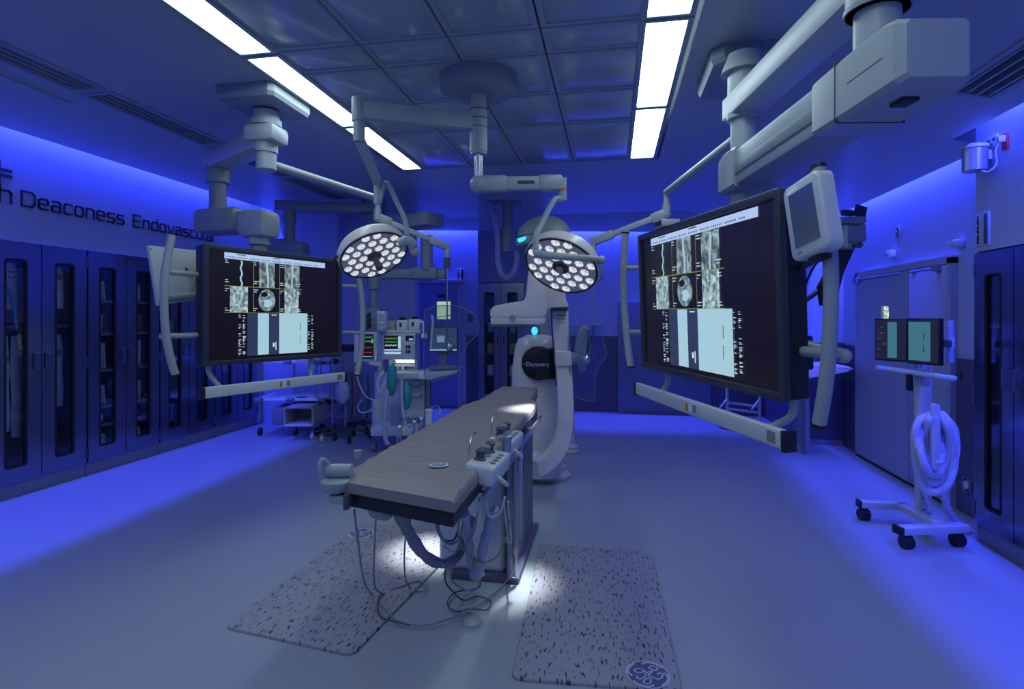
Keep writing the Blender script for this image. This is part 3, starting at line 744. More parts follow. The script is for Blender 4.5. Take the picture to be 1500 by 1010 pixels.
def floor_mat(corners, label, logo_px, lr, spin):
    P = [at(x, y, z=0) for x, y in corners]    # near-left, near-right, far-right, far-left
    o = sum(P, V((0, 0, 0))) / 4; ey = ((P[3] + P[2]) - (P[0] + P[1])).normalized(); m = frame(o, ey.cross(V((0, 0, 1))), ey)
    mi = m.inverted(); Q = [mi @ p for p in P]
    t = thing('floor_mat', label, 'mat', mtx=m)
    out = []
    for i in range(4):   # rounded corners
        a, c, d = Q[i - 1], Q[i], Q[(i + 1) % 4]; u1 = (a - c).normalized() * .05; u2 = (d - c).normalized() * .05
        for k in range(5):
            s_ = k / 4; pt = (c + u1) * (1 - s_) ** 2 + c * 2 * s_ * (1 - s_) + (c + u2) * s_ ** 2; out.append((pt.x, pt.y))
    b = M(m); b.plate(out, .014, (), Matrix.Translation((0, 0, .0)), bev=.006); b.build('pad', MATM, t)
    lp = at(*logo_px, z=.014); ml = Matrix.Translation((lp.x, lp.y, .0145)) @ m.to_3x3().to_4x4() @ Matrix.Rotation(R(spin), 4, 'Z')
    b = M(ml); b.plate([(lr * .99 * math.cos(a), lr * .99 * math.sin(a)) for a in [2 * math.pi * k / 40 for k in range(40)]], .0008); g = b.build('emblem_ground', MLOGO, t)
    b = M(); logo(b, ml @ Matrix.Translation((0, 0, .0006)), lr, lr * .035); b.build('emblem', MLINE, t, flat=True)
floor_mat([(748, 998), (1000, 1018), (955, 812), (791, 800)], 'grey flecked floor mat in front, right of the table, with a round emblem', (949, 989), .088, 18)
floor_mat([(328, 922), (516, 964), (690, 783), (532, 768)], 'grey flecked floor mat left of the table with a round emblem at its far corner', (529, 782), .085, 180)
# ------------------------------------------------------------------ large hanging displays
def plane_pt(m, px, py, off=0.0):
    """local (x, y) where a photo ray meets the plane z=off of frame m"""
    o = m @ V((0, 0, off)); n = m.to_3x3() @ V((0, 0, 1)); c = V((0, 0, CH)); r = at(px, py, d=1) - c
    p = c + r * ((o - c).dot(n) / r.dot(n)); q = m.inverted() @ p
    return V((q.x, q.y, off))
def screen_content(m, w_, h, S, par):
    """windows on the wall display; s,t run 0..1 from the top left"""
    def P(s, t, z=0.0): return V(((s - .5) * w_, (.5 - t) * h, z))
    def rect(b, s0, t0, s1, t1, z=.001): b.quad(P(s0, t1, z), P(s1, t1, z), P(s1, t0, z), P(s0, t0, z))
    def one(name, mt, rects, z=.001, lab=None):
        b = M(m)
        for q in rects: rect(b, *q, z=z)
        o = b.build(name, mt, par, flat=True)
        if lab: o['label'] = lab
        return o
    one('toolbar', SHEAD, [(S(.10), .012, S(.875), .068)])
    one('toolbar_icons', SNAVY, [(S(.115 + .012 * k), .045, S(.121 + .012 * k), .056) for k in range(58) if k % 7 != 5] + [(S(.18), .02, S(.24), .027), (S(.44), .018, S(.50), .026)], .0016)
    # vessel trace window
    b = M(m); pts = [P(S(.213 + .005 * math.sin(k * 1.3) + .003 * math.sin(k * 3.1)), .075 + .24 * k / 12, .0014) for k in range(13)]
    for i in range(12): a, c = pts[i], pts[i + 1]; b.quad(a - V((.006, 0, 0)), a + V((.006, 0, 0)), c + V((.006, 0, 0)), c - V((.006, 0, 0)))
    b.build('vessel_trace', SPALE, par, flat=True)
    one('scan_image', SCAN, [(S(.338), .065, S(.454), .315)]); one('scan_image', SCAN, [(S(.530), .065, S(.652), .315)])
    one('scan_image', SCANH, [(S(.138), .32, S(.258), .562)]); one('scan_image', SCANH, [(S(.530), .32, S(.645), .562)])
    one('vessel_trace', SPALE, [(S(.390), .07, S(.402), .16), (S(.396), .16, S(.408), .315), (S(.59), .08, S(.60), .2), (S(.583), .2, S(.594), .315)], .0015)
    b = M(m); b._add([P(S(.396), .44, .001) + V((.062 * w_ * math.cos(a), .108 * h * math.sin(a), 0)) for a in [2 * math.pi * k / 28 for k in range(28)]], [tuple(range(28))]); b.build('scan_slice', SCAN, par, flat=True)
    b = M(m); b._add([P(S(.375), .385, .0015) + V((.026 * w_ * math.cos(a), .024 * h * math.sin(a), 0)) for a in [2 * math.pi * k / 16 for k in range(16)]], [tuple(range(16))]); b.build('scan_cavity', SBLACK, par, flat=True)
    b = M(m); b._add([P(S(.400), .47, .0015) + V((.026 * w_ * math.cos(a) * (1.2 + .3 * math.cos(3 * a)), .04 * h * math.sin(a), 0)) for a in [2 * math.pi * k / 18 for k in range(18)]], [tuple(range(18))]); b.build('scan_bone', SPALE, par, flat=True)
    one('window_grid', SYEL, [(S(.10), .316, S(.68), .320), (S(.297), .06, S(.299), .56), (S(.49), .06, S(.492), .56), (S(.10), .562, S(.68), .565)], .0018)
    rr = random.Random(3); q = []
    for cx in (.105, .30, .495, .63): 
        for cy in (.08, .10, .26, .28, .34, .36, .52, .54): q.append((S(cx), cy, S(cx + rr.uniform(.01, .035)), cy + .006))
    for k in range(60):
        c0 = rr.choice((.195, .224)); y = rr.uniform(.575, .96); q.append((S(c0), y, S(c0 + rr.uniform(.006, .020)), y + rr.uniform(.003, .006)))
    for k in range(46):
        c0 = rr.choice((.725, .755)); y = rr.uniform(.575, .96); q.append((S(c0), y, S(c0 + rr.uniform(.005, .018)), y + .0045))
    one('screen_text', STXT, q, .002)
    one('side_panel', SNAVY, [(S(.255), .568, S(.33), .975), (S(.41), .566, S(.49), .972)])
    one('xray_view', SPALE, [(S(.33), .568, S(.41), .970), (S(.49), .565, S(.72), .972)])
    one('marker_bar', SDARK, [(S(.660), .665, S(.664), .75), (S(.658), .79, S(.662), .875)], .0016)
    one('panel_text', STXT, [(S(.43), .58, S(.47), .588), (S(.44), .86, S(.455), .90), (S(.46), .85, S(.468), .93)], .0016)

def tube_local(m, pts, r, n=12, k=6):
    b = M(m); b.tube(pts, r, n, k); return b
def big_display(label, c4, dl, dr, S, tilt, handles, bars, bottom, supports, cam_px=None, side_cap=0):
    """c4: photo corners TL TR BR BL of the lit area"""
    TL, TR, BR, BL = at(*c4[0], d=dl), at(*c4[1], d=dr), at(*c4[2], d=dr), at(*c4[3], d=dl)
    o = (TL + TR + BR + BL) / 4; ex = ((TR + BR) - (TL + BL)); w_ = ex.length / 2; ey = (TL + TR) - (BL + BR); h = ey.length / 2
    ex.z *= .3
    m = frame(o, ex, (0, 0, 1)) @ Matrix.Rotation(tilt, 4, 'X')
    t = thing('wall_display', label, 'display', mtx=m)
    bz = .032
    b = M(m); b.plate(rrect(w_ + 2 * bz, h + 2 * bz, .012, 3), .028, [rrect(w_, h, .004, 2)[::-1]], Matrix.Translation((0, 0, -.014)), bev=.004); b.build('bezel', BEZEL, t)
    b = M(m); b.box((0, 0, -.055), (w_ + 2 * bz - .01, h + 2 * bz - .01, .085), bev=.01); b.build('back_housing', BLACK, t)
    b = M(m); b.box((0, 0, -.008), (w_ + .01, h + .01, .012)); sc_ = b.build('screen', mat('screen glass', (.008, .006, .009), .3, emis=(.004, .002, .004), es=1), t)
    screen_content(m, w_, h, S, sc_)
    for hp in handles:
        pts = [plane_pt(m, x, y, -.05) for x, y in hp]
        b = M(m); b.tube(pts, .024 if side_cap == 0 else .024, 12, 5); g = b.build('side_handle', PAINT, t)
        for e, e2 in ((0, 1), (-1, -2)):
            d_ = (pts[e] - pts[e2]).normalized(); b = M(m); b.cyl(pts[e] - d_ * .004, pts[e] + d_ * .008, .0255); b.build('end_cap', BLACK, g)
    for (a, c, r_) in bars:
        b = M(m); b.tube([plane_pt(m, *a, -.075), plane_pt(m, *c, -.075)], r_, 12); b.build('handle_bar', PAINT, t)
    (a, c, hh) = bottom
    A, C = plane_pt(m, *a, .03), plane_pt(m, *c, .03); ym = (A.y + C.y) / 2; hh /= 1
    A.y = C.y = ym
    b = M(m); b.box(((A.x + C.x) / 2, ym, .03), (C.x - A.x, hh, .03), bev=.008, seg=3); bb = b.build('rail_bar', WHITE, t)
    for q in (A, C):
        s_ = -1 if q is A else 1
        b = M(m); b.box((q.x + s_ * .008, ym - .004, .022), (.022, hh + .006, .052), bev=.004); b.build('end_cap', BLACK, bb)
    L_ = C.x - A.x
    for (f0, f1, mt) in ((.47, .485, ORANGE), (.49, .515, PAPER), (.52, .545, mat('teal sticker', (.10, .35, .33), .5))):
        b = M(m); b.box((A.x + L_ * (f0 + f1) / 2, ym, .0455), (L_ * (f1 - f0), hh * .55, .001)); b.build('sticker', mt, bb)
    b = M(m); b.box((C.x - .06, ym, .0455), (.05, hh * .6, .001)); b.build('sticker', GREYP, bb)
    for (sx_) in supports:
        x = (sx_ - .5) * w_; s_ = 1 if sx_ < .5 else -1
        b = M(m); b.tube([(x, -h / 2 + .02, -.06), (x, -h / 2 - .06, -.06), (x + s_ * .015, -h / 2 - .105, -.05), (x + s_ * .05, ym + .02, -.005), (x + s_ * .07, ym, .02)], .016, 10, 5); b.build('support_tube', PAINT, t)
    return t, m, w_, h
idS = lambda s: s
DL = big_display('large wall display on the left boom showing scans, screen turned to the right', [(304, 364), (495, 387), (494.9, 517.6), (305.6, 528.7)], 3.588, 4.537, idS, 0,
    [[(252, 344), (244, 385), (240, 430), (243, 490), (251, 530), (257, 549)], [(525, 404), (530, 440), (531, 480), (528, 520), (523, 550)]],
    [((237, 398), (300, 403), .018), ((235, 493), (300, 491), .018), ((494, 419), (529, 420), .016), ((494, 487), (529, 488), .016)],
    ((298, 571), (504, 556), .072), (.035, .80))
DR = big_display('large wall display on the right boom showing scans, biggest screen in the room', [(942.6, 348.8), (1134.5, 297), (1147.8, 582.4), (943.6, 527)], 3.294, 2.06, lambda s: s + .035 * min(1, s * 1.2) , R(2.2),
    [[(916, 341), (914, 390), (914, 440), (918, 490), (924, 538)], [(1199, 246), (1212, 320), (1217, 400), (1216, 480), (1210, 560), (1200, 622)]],
    [((916, 393), (945, 393), .016), ((916, 487), (945, 487), .016), ((1160, 514), (1222, 518), .020)],
    ((934, 571), (1150, 642), .072), (.13, .985))
t, m, w_, h = DR
b = M(m); x = (.24 - .5) * w_; b.box((x, h / 2 + .052, -.02), (.10, .036, .10), bev=.004); g = b.build('camera_unit', WHITE, t)
b = M(m); b.box((x - .005, h / 2 + .052, .031), (.08, .026, .004)); b.build('camera_window', BLACK, g)
# clamp and rounded crossbar at the right of the big display
b = M(m); p1 = plane_pt(m, 1168, 517, -.12); b.box(p1, (.07, .13, .09), bev=.008); b.build('bar_clamp', BLACK, t)
b = M(m); a1 = plane_pt(m, 1180, 508, -.12); a2 = plane_pt(m, 1236, 522, -.12); b.tube([a1, a1 * .2 + a2 * .8, a2], .026, 14); b.ball(a2, .026); b.build('crossbar', PAINT, t)
# boom stub fixed behind each display
def mount_stub(D, top, r_=.075):
    t, m, w_, h = D
    b = M(m); b.box((0, 0, -.13), (.34, .30, .08), bev=.02); g = b.build('mount_plate', PAINT_G, t)
    q = m @ V((0, .02, -.24)); tp = V((q.x, q.y, top))
    b = M(); b.cyl((q.x, q.y, q.z - .14), tp, r_ * .8, n=24); b.box((q.x, q.y, q.z), (.16, .16, .3), bev=.02); b.build('mount_column', PAINT_G, t)
    return tp
mtx_i = Matrix()
# ------------------------------------------------------------------ ceiling booms
def boxarm(a, c, wx, h0, h1, bev=.03):
    """horizontal beam with rounded end boxes"""
    b = M(); b.bar(a, c, wx, h0, bev=bev); return b
def ceiling_plate(t, x0, x1, y0, y1, hh, cham=.06):
    c = V(((x0 + x1) / 2, (y0 + y1) / 2, ZC)); ex = (1, 0, 0); sx = x1 - x0; sy = y1 - y0
    m = frame(c, ex, V((0, 0, 1)).cross(V(ex)))
    def ring(k, z): 
        x, y = sx / 2 * k, sy / 2 * k; q = cham * k
        return [m @ V(p) for p in ((x - q, y, z), (x, y - q, z), (x, -y + q, z), (x - q, -y, z), (-x + q, -y, z), (-x, -y + q, z), (-x, y - q, z), (-x + q, y, z))]
    b = M(); b.loft([ring(1, 0), ring(1, -hh * .7), ring(.95, -hh)]); return b.build('ceiling_plate', PAINT_G, t, ang=20)

# left boom
qL = DL[1] @ V((0, .02, -.24))
A0 = at(390, 172, d=3.82); A0.z = ZC
t = thing('ceiling_boom', 'grey jointed ceiling boom carrying the large left display', 'boom', A0)
_n, _f = at(318, 143, z=ZC - .07), at(398, 133, z=ZC - .07); _g = at(460, 172, z=ZC - .07)
ceiling_plate(t, _n.x, _f.x, _f.y, _g.y, .085, .03)
z1 = 2.72
b = M(); b.cyl((A0.x, A0.y, ZC - .10), (A0.x, A0.y, 2.70), .085, n=28); b.cyl((A0.x, A0.y, 2.84), (A0.x, A0.y, 2.80), .10, n=28); b.build('column', PAINT, t)
b = M(); b.box((A0.x, A0.y, 2.74), (.23, .21, .12), bev=.035); b.build('joint_housing', PAINT, t)
b = M(); b.cyl((A0.x, A0.y, 2.72), (A0.x, A0.y, 2.62), .075, n=28); b.cyl((A0.x, A0.y, 2.62), (A0.x, A0.y, 2.505), .066, n=28); b.cyl((A0.x, A0.y, 2.515), (A0.x, A0.y, 2.50), .06, n=28); b.build('lower_joint', PAINT, t)
A1 = W(-2.26, 4.3, 2.70)
b = M(); a_ = V((A0.x, A0.y, 2.71)); b.bar(a_, A1 + (A1 - a_).normalized() * .08, .16, .13, bev=.012); b.build('upper_arm', PAINT, t)
b = M(); b.cyl((A1.x, A1.y, 2.66), (A1.x, A1.y, 2.53), .085, n=28); b.cyl((A1.x, A1.y, 2.54), (A1.x, A1.y, 2.28), .062, n=28); b.build('drop_tube', PAINT_G, t)
A2 = V((qL.x, qL.y, 2.21)); A1b = V((A1.x, A1.y, 2.23)); u = (A2 - A1b); u.z = 0; u.normalize()
b = M(); b.bar(A1b - u * .14, A1b + u * .26, .24, .19, bev=.05); b.bar(A1b + u * .1, V((A2.x, A2.y, 2.20)), .17, .15, bev=.02); b.build('lower_arm', PAINT_G, t)
b = M(); b.bar(V((A2.x, A2.y, 2.19)) - u * .12, V((A2.x, A2.y, 2.19)) + u * .12, .22, .21, bev=.05); b.build('end_housing', PAINT, t)
b = M(); b.cyl((A2.x, A2.y, 2.10), (A2.x, A2.y, 2.04), .078, n=28); b.build('end_collar', PAINT, t)
mount_stub(DL, 2.055)

def tube_arm(label, name, p0, p1, z_t, drop, q, rod_px, rod_d, z_bot, hub_z=None):
    """thin suspension arm: tube p0-p1, pin, spring arm to q, thin rod"""
    t = thing(name, label, 'arm', p0)
    b = M(); b.tube([p0, p1], .030, 14); b.ball(p1, .030); b.build('tube_arm', PAINT, t)
    b = M(); b.cyl(p1, p1 + V((0, 0, -.09)), .026, n=16); b.cyl(p1 + V((0, 0, -.09)), p1 + V((0, 0, -.19)), .034, n=16); b.build('pivot_pin', PAINT, t)
    k0 = p1 + V((0, 0, -.17)); u = (q - k0).normalized()
    b = M(); b.bar(k0 - u * .02, k0 + u * .13, .05, .085, bev=.015); b.bar(k0 + u * .08, q, .038, .05, bev=.01); b.bar(q - u * .18, q + u * .03, .048, .075, bev=.015); b.build('spring_arm', PAINT, t)
    b = M(); b.cyl(q + V((0, 0, .03)), q + V((0, 0, -.10)), .026, n=14); b.build('end_joint', PAINT, t)
    b = M(); b.cyl(q + V((0, 0, -.10)), q + V((0, 0, -.20)), .030, n=14); b.build('grip_sleeve', DARKG, t)
    b = M(); b.cyl(q + V((0, 0, -.2)), V((q.x, q.y, z_bot)), .007, n=8); b.build('rod', STEEL, t)
    return t
pL1 = V((A0.x, A0.y, 2.555)); q1 = at(553, 291, z=2.555)
qe = at(655, 362, d=5.25)
tL = tube_arm('pale tubular arm from the left boom mount holding the left clear shield', 'suspension_arm', pL1, q1, 0, 0, qe, None, 0, at(655, 505, d=5.25).z)
# left acrylic shield
def shield(label, pts_px, d, hold, ridge=True):
    o = at(sum(p[0] for p in pts_px) / len(pts_px), sum(p[1] for p in pts_px) / len(pts_px), d=d)
    m = frame(o, RV, UV); P = [m.inverted() @ at(x, y, d=d) for x, y in pts_px]
    t = thing('lead_shield', label, 'shield', mtx=m)
    P2 = smooth_path(P, 4)
    b = M(m); b.plate([(p.x, p.y) for p in P2], .014, (), Matrix.Translation((0, 0, -.007))); b.build('clear_panel', ACRYL, t)
    b = M(m); e = [(p.x, p.y, 0) for p in P2]; b.tube(e, .0045, 6, closed=True); b.build('panel_edge', mat('frosted acrylic edge', (.22, .25, .36), .3), t)
    h_ = m.inverted() @ at(*hold, d=d)
    b = M(m); b.cyl((h_.x, h_.y, -.06), (h_.x, h_.y, .07), .028); b.ball((h_.x, h_.y, .07), .04); b.build('clamp_knob', CHROME, t)
    return t
shield('clear acrylic lead shield hanging from the left pale arm', [(622, 455), (645, 448), (680, 452), (700, 470), (699, 490), (684, 505), (677, 520), (672, 543), (660, 551), (625, 557), (621, 520)], 5.2, (660, 508))

# right thin arm and shield
B0 = at(1090, 140, d=3.03); B0.z = ZC
pR1 = V((B0.x, B0.y, 2.50)); q2 = at(977, 282, z=2.50)
qf = at(869, 354, d=4.75)
tube_arm('pale tubular arm from the right boom mount holding the right clear shield', 'suspension_arm', pR1, q2, 0, 0, qf, None, 0, at(863, 527, d=4.75).z)
shield('clear acrylic lead shield hanging from the right pale arm beside the gantry', [(835, 478), (860, 477), (883, 478), (884, 500), (888, 520), (880, 533), (873, 548), (871, 575), (868, 588), (845, 582), (836, 570), (833, 520)], 4.72, (857, 526))

# right boom
t = thing('ceiling_boom', 'large grey jointed ceiling boom at the upper right carrying the right display', 'boom', B0)
_n, _f = at(1046, 80, z=ZC - .06), at(1019, 143, z=ZC - .06); _g = at(1195, 72, z=ZC - .06)
ceiling_plate(t, (_n.x + _f.x) / 2, _g.x, _n.y, _f.y, .09, .06)
b = M(); b.cyl((B0.x, B0.y, ZC - .08), (B0.x, B0.y, 2.68), .085, n=28); b.lathe([(.12, -.03), (.11, 0), (.09, .05)], Matrix.Translation((B0.x, B0.y, ZC - .15))); b.build('column', PAINT, t)
B1 = W(1.235, 1.72, 2.65); ub = (V((B1.x, B1.y, 0)) - V((B0.x, B0.y, 0))).normalized()
b = M(); b.bar(V((B0.x, B0.y, 2.65)) - ub * .10, V((B1.x, B1.y, 2.65)) + ub * .12, .17, .12, bev=.010); b.build('upper_arm', PAINT, t)
b = M(); b.cyl((B0.x, B0.y, 2.60), (B0.x, B0.y, 2.57), .09, n=28); b.cyl((B0.x, B0.y, 2.57), (B0.x, B0.y, 2.41), .068, n=28); b.cyl((B0.x, B0.y, 2.42), (B0.x, B0.y, 2.395), .06, n=28); b.build('lower_joint', PAINT, t)
C0 = at(1285, 130, z=2.22)
b = M(); b.cyl((C0.x, C0.y, 2.62), (C0.x, C0.y, 2.46), .088, n=32); b.cyl((C0.x, C0.y, 2.47), (C0.x, C0.y, 2.30), .066, n=32); b.build('drop_tube', PAINT, t)
b = M(); b.cyl((C0.x, C0.y, 2.475), (C0.x, C0.y, 2.46), .094, n=32); b.build('collar_ring', PAINT_G, t)
qR = DR[1] @ V((0, .02, -.26)); C2 = at(1092, 258, z=2.21)
u = V((C0.x - C2.x, C0.y - C2.y, 0)); Lc = u.length; u.normalize(); zc_ = 2.225
c0 = V((C0.x, C0.y, zc_)); c2 = V((C2.x, C2.y, zc_))
b = M(); b.bar(c2 + u * .06, c0 - u * .16, .185, .17, bev=.012); b.build('lower_arm', PAINT, t)
side = u.cross(V((0, 0, 1))).normalized()
b = M()
for s_ in (-1, 1): b.bar(c2 + u * .10 + side * s_ * .0925 + V((0, 0, -.012)), c0 - u * .18 + side * s_ * .0925 + V((0, 0, -.012)), .012, .05, bev=.004)
b.build('arm_rail', PAINT_G, t)
b = M()
sec = [(-.10, -.10), (.10, -.10), (.115, -.085), (.115, .085), (.10, .10), (-.10, .10), (-.115, .085), (-.115, -.085)]
b.loft([[c0 + u * x + side * (a * k) + V((0, 0, c_ * k2)) for a, c_ in sec] for x, k, k2 in ((-.20, .88, .90), (-.18, .94, .95), (.02, .96, .98), (.20, .96, .96), (.235, .90, .90), (.26, .72, .78))])
hs = b.build('end_housing', PAINT, t, ang=25)
b = M(); b.box((0, 0, 0), (.003, .224, .199), frame(c0 - u * .04, u, side)); b.build('seam', DARKG, hs) 
b = M(); b.bar(c0 + u * .03, c0 + u * .20, .2225, .003); b.build('seam', DARKG, hs)
b = M(); b.bar(c0 + u * .11 + side * .01 + V((0, 0, -.098)), c0 + u * .17 + side * .01 + V((0, 0, -.098)), .05, .02, bev=.004); b.build('release_switch', BLACK, hs)
b = M(); b.loft([[c2 + u * x + side * (a * k) + V((0, 0, c_ * k2)) for a, c_ in sec] for x, k, k2 in ((-.12, .75, .8), (-.10, .88, .9), (-.02, .97, 1), (.10, .97, 1), (.12, .9, .95))]); b.build('front_housing', PAINT, t, ang=25)
b = M(); b.cyl((c2.x, c2.y, zc_ - .09), (c2.x, c2.y, 2.06), .075, n=32); b.build('end_collar', PAINT, t)
def column_to(D, c, ztop):
    t, m, w_, h = D
    b = M(m); b.box((0, 0, -.13), (.34, .30, .08), bev=.02); b.build('mount_plate', PAINT_G, t)
    q = m @ V((0, .05, -.15)); b = M(); b.cyl((c.x, c.y, ztop), (c.x, c.y, 1.62), .06, n=28); b.bar((c.x, c.y, 1.68), q, .12, .14, bev=.02); b.build('mount_column', PAINT_G, t)
column_to(DR, c2, 2.065)

# ------------------------------------------------------------------ surgical lamps
D0 = at(701, 138, z=2.90); D0.z = ZC
t = thing('surgical_lamp', 'twin surgical lamp on jointed arms hanging from a round ceiling canopy', 'surgical lamp', D0)
b = M(); b.lathe([(.12, -.105), (.20, -.10), (.235, -.085), (.245, -.05), (.245, 0)], Matrix.Translation(D0), 40); b.build('ceiling_canopy', PAINT_G, t)
def zc(c, z0, z1, r, n=28): 
    b = M(); b.cyl((c.x, c.y, z0), (c.x, c.y, z1), r, n=n); return b
b = zc(D0, 2.91, 2.80, .048); b.cyl((D0.x, D0.y, 2.80), (D0.x, D0.y, 2.535), .055, n=28); b.cyl((D0.x, D0.y, 2.545), (D0.x, D0.y, 2.52), .05, n=28); b.build('stem', PAINT, t)
b = M()
for z in (2.80, 2.745, 2.69): b.cyl((D0.x, D0.y, z), (D0.x, D0.y, z - .006), .0565, n=28)
b.build('stem_ring', DARKG, t)
b = zc(D0, 2.53, 2.34, .026); b.build('lower_stem', STEEL, t)
# left branch
E1 = at(526, 172, d=3.32); E1.z = 2.73
b = M(); b.bar((D0.x, D0.y, 2.72), E1, .07, .105, bev=.012); b.build('upper_arm', PAINT, t)
b = zc(E1, 2.80, 2.66, .042); b.cyl((E1.x, E1.y, 2.66), (E1.x, E1.y, 2.54), .034, n=24); b.build('elbow', PAINT, t)
hL = at(547, 372, d=3.9); hR = at(823, 388, d=3.62)
E2 = at(553, 266, d=3.85)
b = M(); e1 = V((E1.x, E1.y, 2.56)); u = (E2 - e1).normalized(); b.bar(e1, E2, .05, .075, bev=.012); b.build('spring_arm', PAINT, t)
b = zc(E2, E2.z + .03, at(556, 299, d=3.85).z, .026); b.build('drop_pin', PAINT, t)
# right branch
E3 = at(824, 268, d=3.58); b = M(); s0 = V((D0.x, D0.y, 2.335)); b.ball(s0, .055); b.bar(s0, E3, .06, .085, bev=.014); b.bar(s0, s0 + (E3 - s0).normalized() * .18, .085, .10, bev=.02); b.bar(E3 - (E3 - s0).normalized() * .16, E3, .075, .10, bev=.02); b.build('spring_arm', PAINT, t)
b = M(); sd = (E3 - s0).normalized(); mid = (s0 * .55 + E3 * .45) ; b.bar(mid, mid + sd * .11, .064, .022); b.build('arm_label', BLACK, t)
b = zc(E3, E3.z + .03, at(824, 294, d=3.58).z, .026); b.build('drop_pin', PAINT, t)
b = zc(E3, at(824, 276, d=3.58).z, at(824, 281, d=3.58).z, .0275); b.build('orange_ring', ORANGE, t)
ledtex = scan('sparkling lens', (150, 150, 150), .25, 1.5, (.90, .93, 1.0), 1.0)
REFL = mat('faceted reflector', (.35, .35, .40), .2, metal=1.0, bump=(90, .8, (1, 1, 1)))
def lamp_head(c, n, up_hint, rad, label, handle_dark, spot_target):
    z = V(n).normalized(); y = V(up_hint); y = (y - z * y.dot(z)).normalized(); x = y.cross(z)
    m = Matrix((x, y, z)).transposed().to_4x4(); m.translation = c      # +z is the lit side
    hd = M(m); hd.lathe([(.05, -.095), (rad * .70, -.090), (rad * .90, -.075), (rad * .985, -.045), (rad, .012), (rad * .975, .02)], n=44); h = hd.build('lamp_shell', CREAM if handle_dark else WARM, t)
    h['label'] = label
    b = M(m); b.lathe([(rad * .975, .005), (rad * .985, .022), (rad * .96, .028), (rad * .93, .024), (rad * .93, .005)], n=44); b.build('rim', BLACK, h)
    b = M(m); b.cyl((0, 0, .0), (0, 0, .010), rad * .95, n=44); b.build('reflector', REFL, h)
    b0 = None; step = rad * .315
    for i in range(-3, 4):
        for j in range(-3, 4):
            px_ = (i + .5 * (j % 2)) * step; py_ = j * step * .866; rr_ = math.hypot(px_, py_)
            if rr_ < rad * .22 or rr_ > rad * .86: continue
            if b0 is None:
                b = M(m); b.lathe([(step * .48, .010), (step * .44, .018), (step * .24, .024), (.001, .026)], Matrix.Translation((px_, py_, 0)), 14); b0 = b.build('led_lens', ledtex, h, ang=60)
                ref = (px_, py_)
            else:
                o = b0.copy(); col.objects.link(o); o.parent = h
                dv = m.to_3x3() @ V((px_ - ref[0], py_ - ref[1], 0)); o.location = b0.location + dv
    if handle_dark:
        b = M(m); b.lathe([(.045, .015), (.050, .03), (.03, .04), (.022, .05), (.024, .13), (.020, .14)], n=24); b.build('centre_handle', mat('brown handle', (.10, .08, .08), .5), h)
    else:
        b = M(m); b.lathe([(.055, .015), (.056, .03), (.042, .034), (.034, .022)], n=24); b.build('centre_ring', DARKG, h)
        b = M(m); b.lathe([(.026, .02), (.026, .05), (.02, .055)], n=20); b.build('centre_camera', STEEL, h)
    b = M(m); b.tube([(-rad * .9, .06, -.02), (-rad * 1.08, .05, .0), (-rad * 1.08, -.05, .0), (-rad * .9, -.06, -.02)], .008, 8, 5) if handle_dark else b.tube([(rad * .9, .06, -.02), (rad * 1.06, .03, .0), (rad * 1.06, -.05, .0), (rad * .9, -.08, -.02)], .008, 8, 5)
    b.build('grip', BLACK if handle_dark else PAINT, h)
    l = bpy.data.lights.new('lamp_beam', 'SPOT'); l.energy = SURG; l.spot_size = R(20); l.spot_blend = 1.0; l.shadow_soft_size = .09; l.color = (.82, .90, 1.0)
    o = bpy.data.objects.new('lamp_beam', l); col.objects.link(o); lo = m @ V((0, 0, .17 if handle_dark else .07)); o.location = lo
    o.rotation_euler = (spot_target - lo).to_track_quat('-Z', 'Y').to_euler()
    return m
def nvec(r_, u_, f_): return RV * r_ + UV * u_ + FV * f_
mL = lamp_head(hL, nvec(.42, -.80, -.43), nvec(.0, .6, -.6), .245, 'cream lamp head on the left arm with a dark handle', True, at(628, 812, z=0))
mR = lamp_head(hR, nvec(-.36, -.75, -.555), nvec(0, .6, -.6), .25, 'grey lamp head on the right arm in front of the gantry', False, at(738, 858, z=0))
# yokes
b = M(); p = [at(556, 296, d=3.85), at(562, 272, d=3.84), at(569, 271, d=3.82), at(582, 298, d=3.8), at(593, 322, d=3.78), at(596, 345, d=3.76)]
b.tube(p, .017, 10, 5); b.build('yoke', PAINT, t)
b = M(); b.tube([at(584, 357, d=3.74), at(598, 352, d=3.74), at(606, 360, d=3.76)], .032, 12, 4); b.ball(at(608, 368, d=3.78), .035); b.build('yoke_joint', PAINT, t)
b = M(); p = [at(824, 292, d=3.58), at(816, 291, d=3.56), at(809, 298, d=3.54), at(795, 325, d=3.5), at(786, 345, d=3.45), at(785, 372, d=3.42)]
b.tube(p, .019, 10, 5); b.build('yoke', PAINT, t)
b = M(); b.tube([at(784, 372, d=3.42), at(800, 374, d=3.40), at(835, 377, d=3.40), at(865, 379, d=3.44), at(880, 381, d=3.5)], lambda q: .026 - .008 * q, 12, 4); b.ball(at(881, 381, d=3.5), .027); b.build('yoke_joint', PAINT, t)
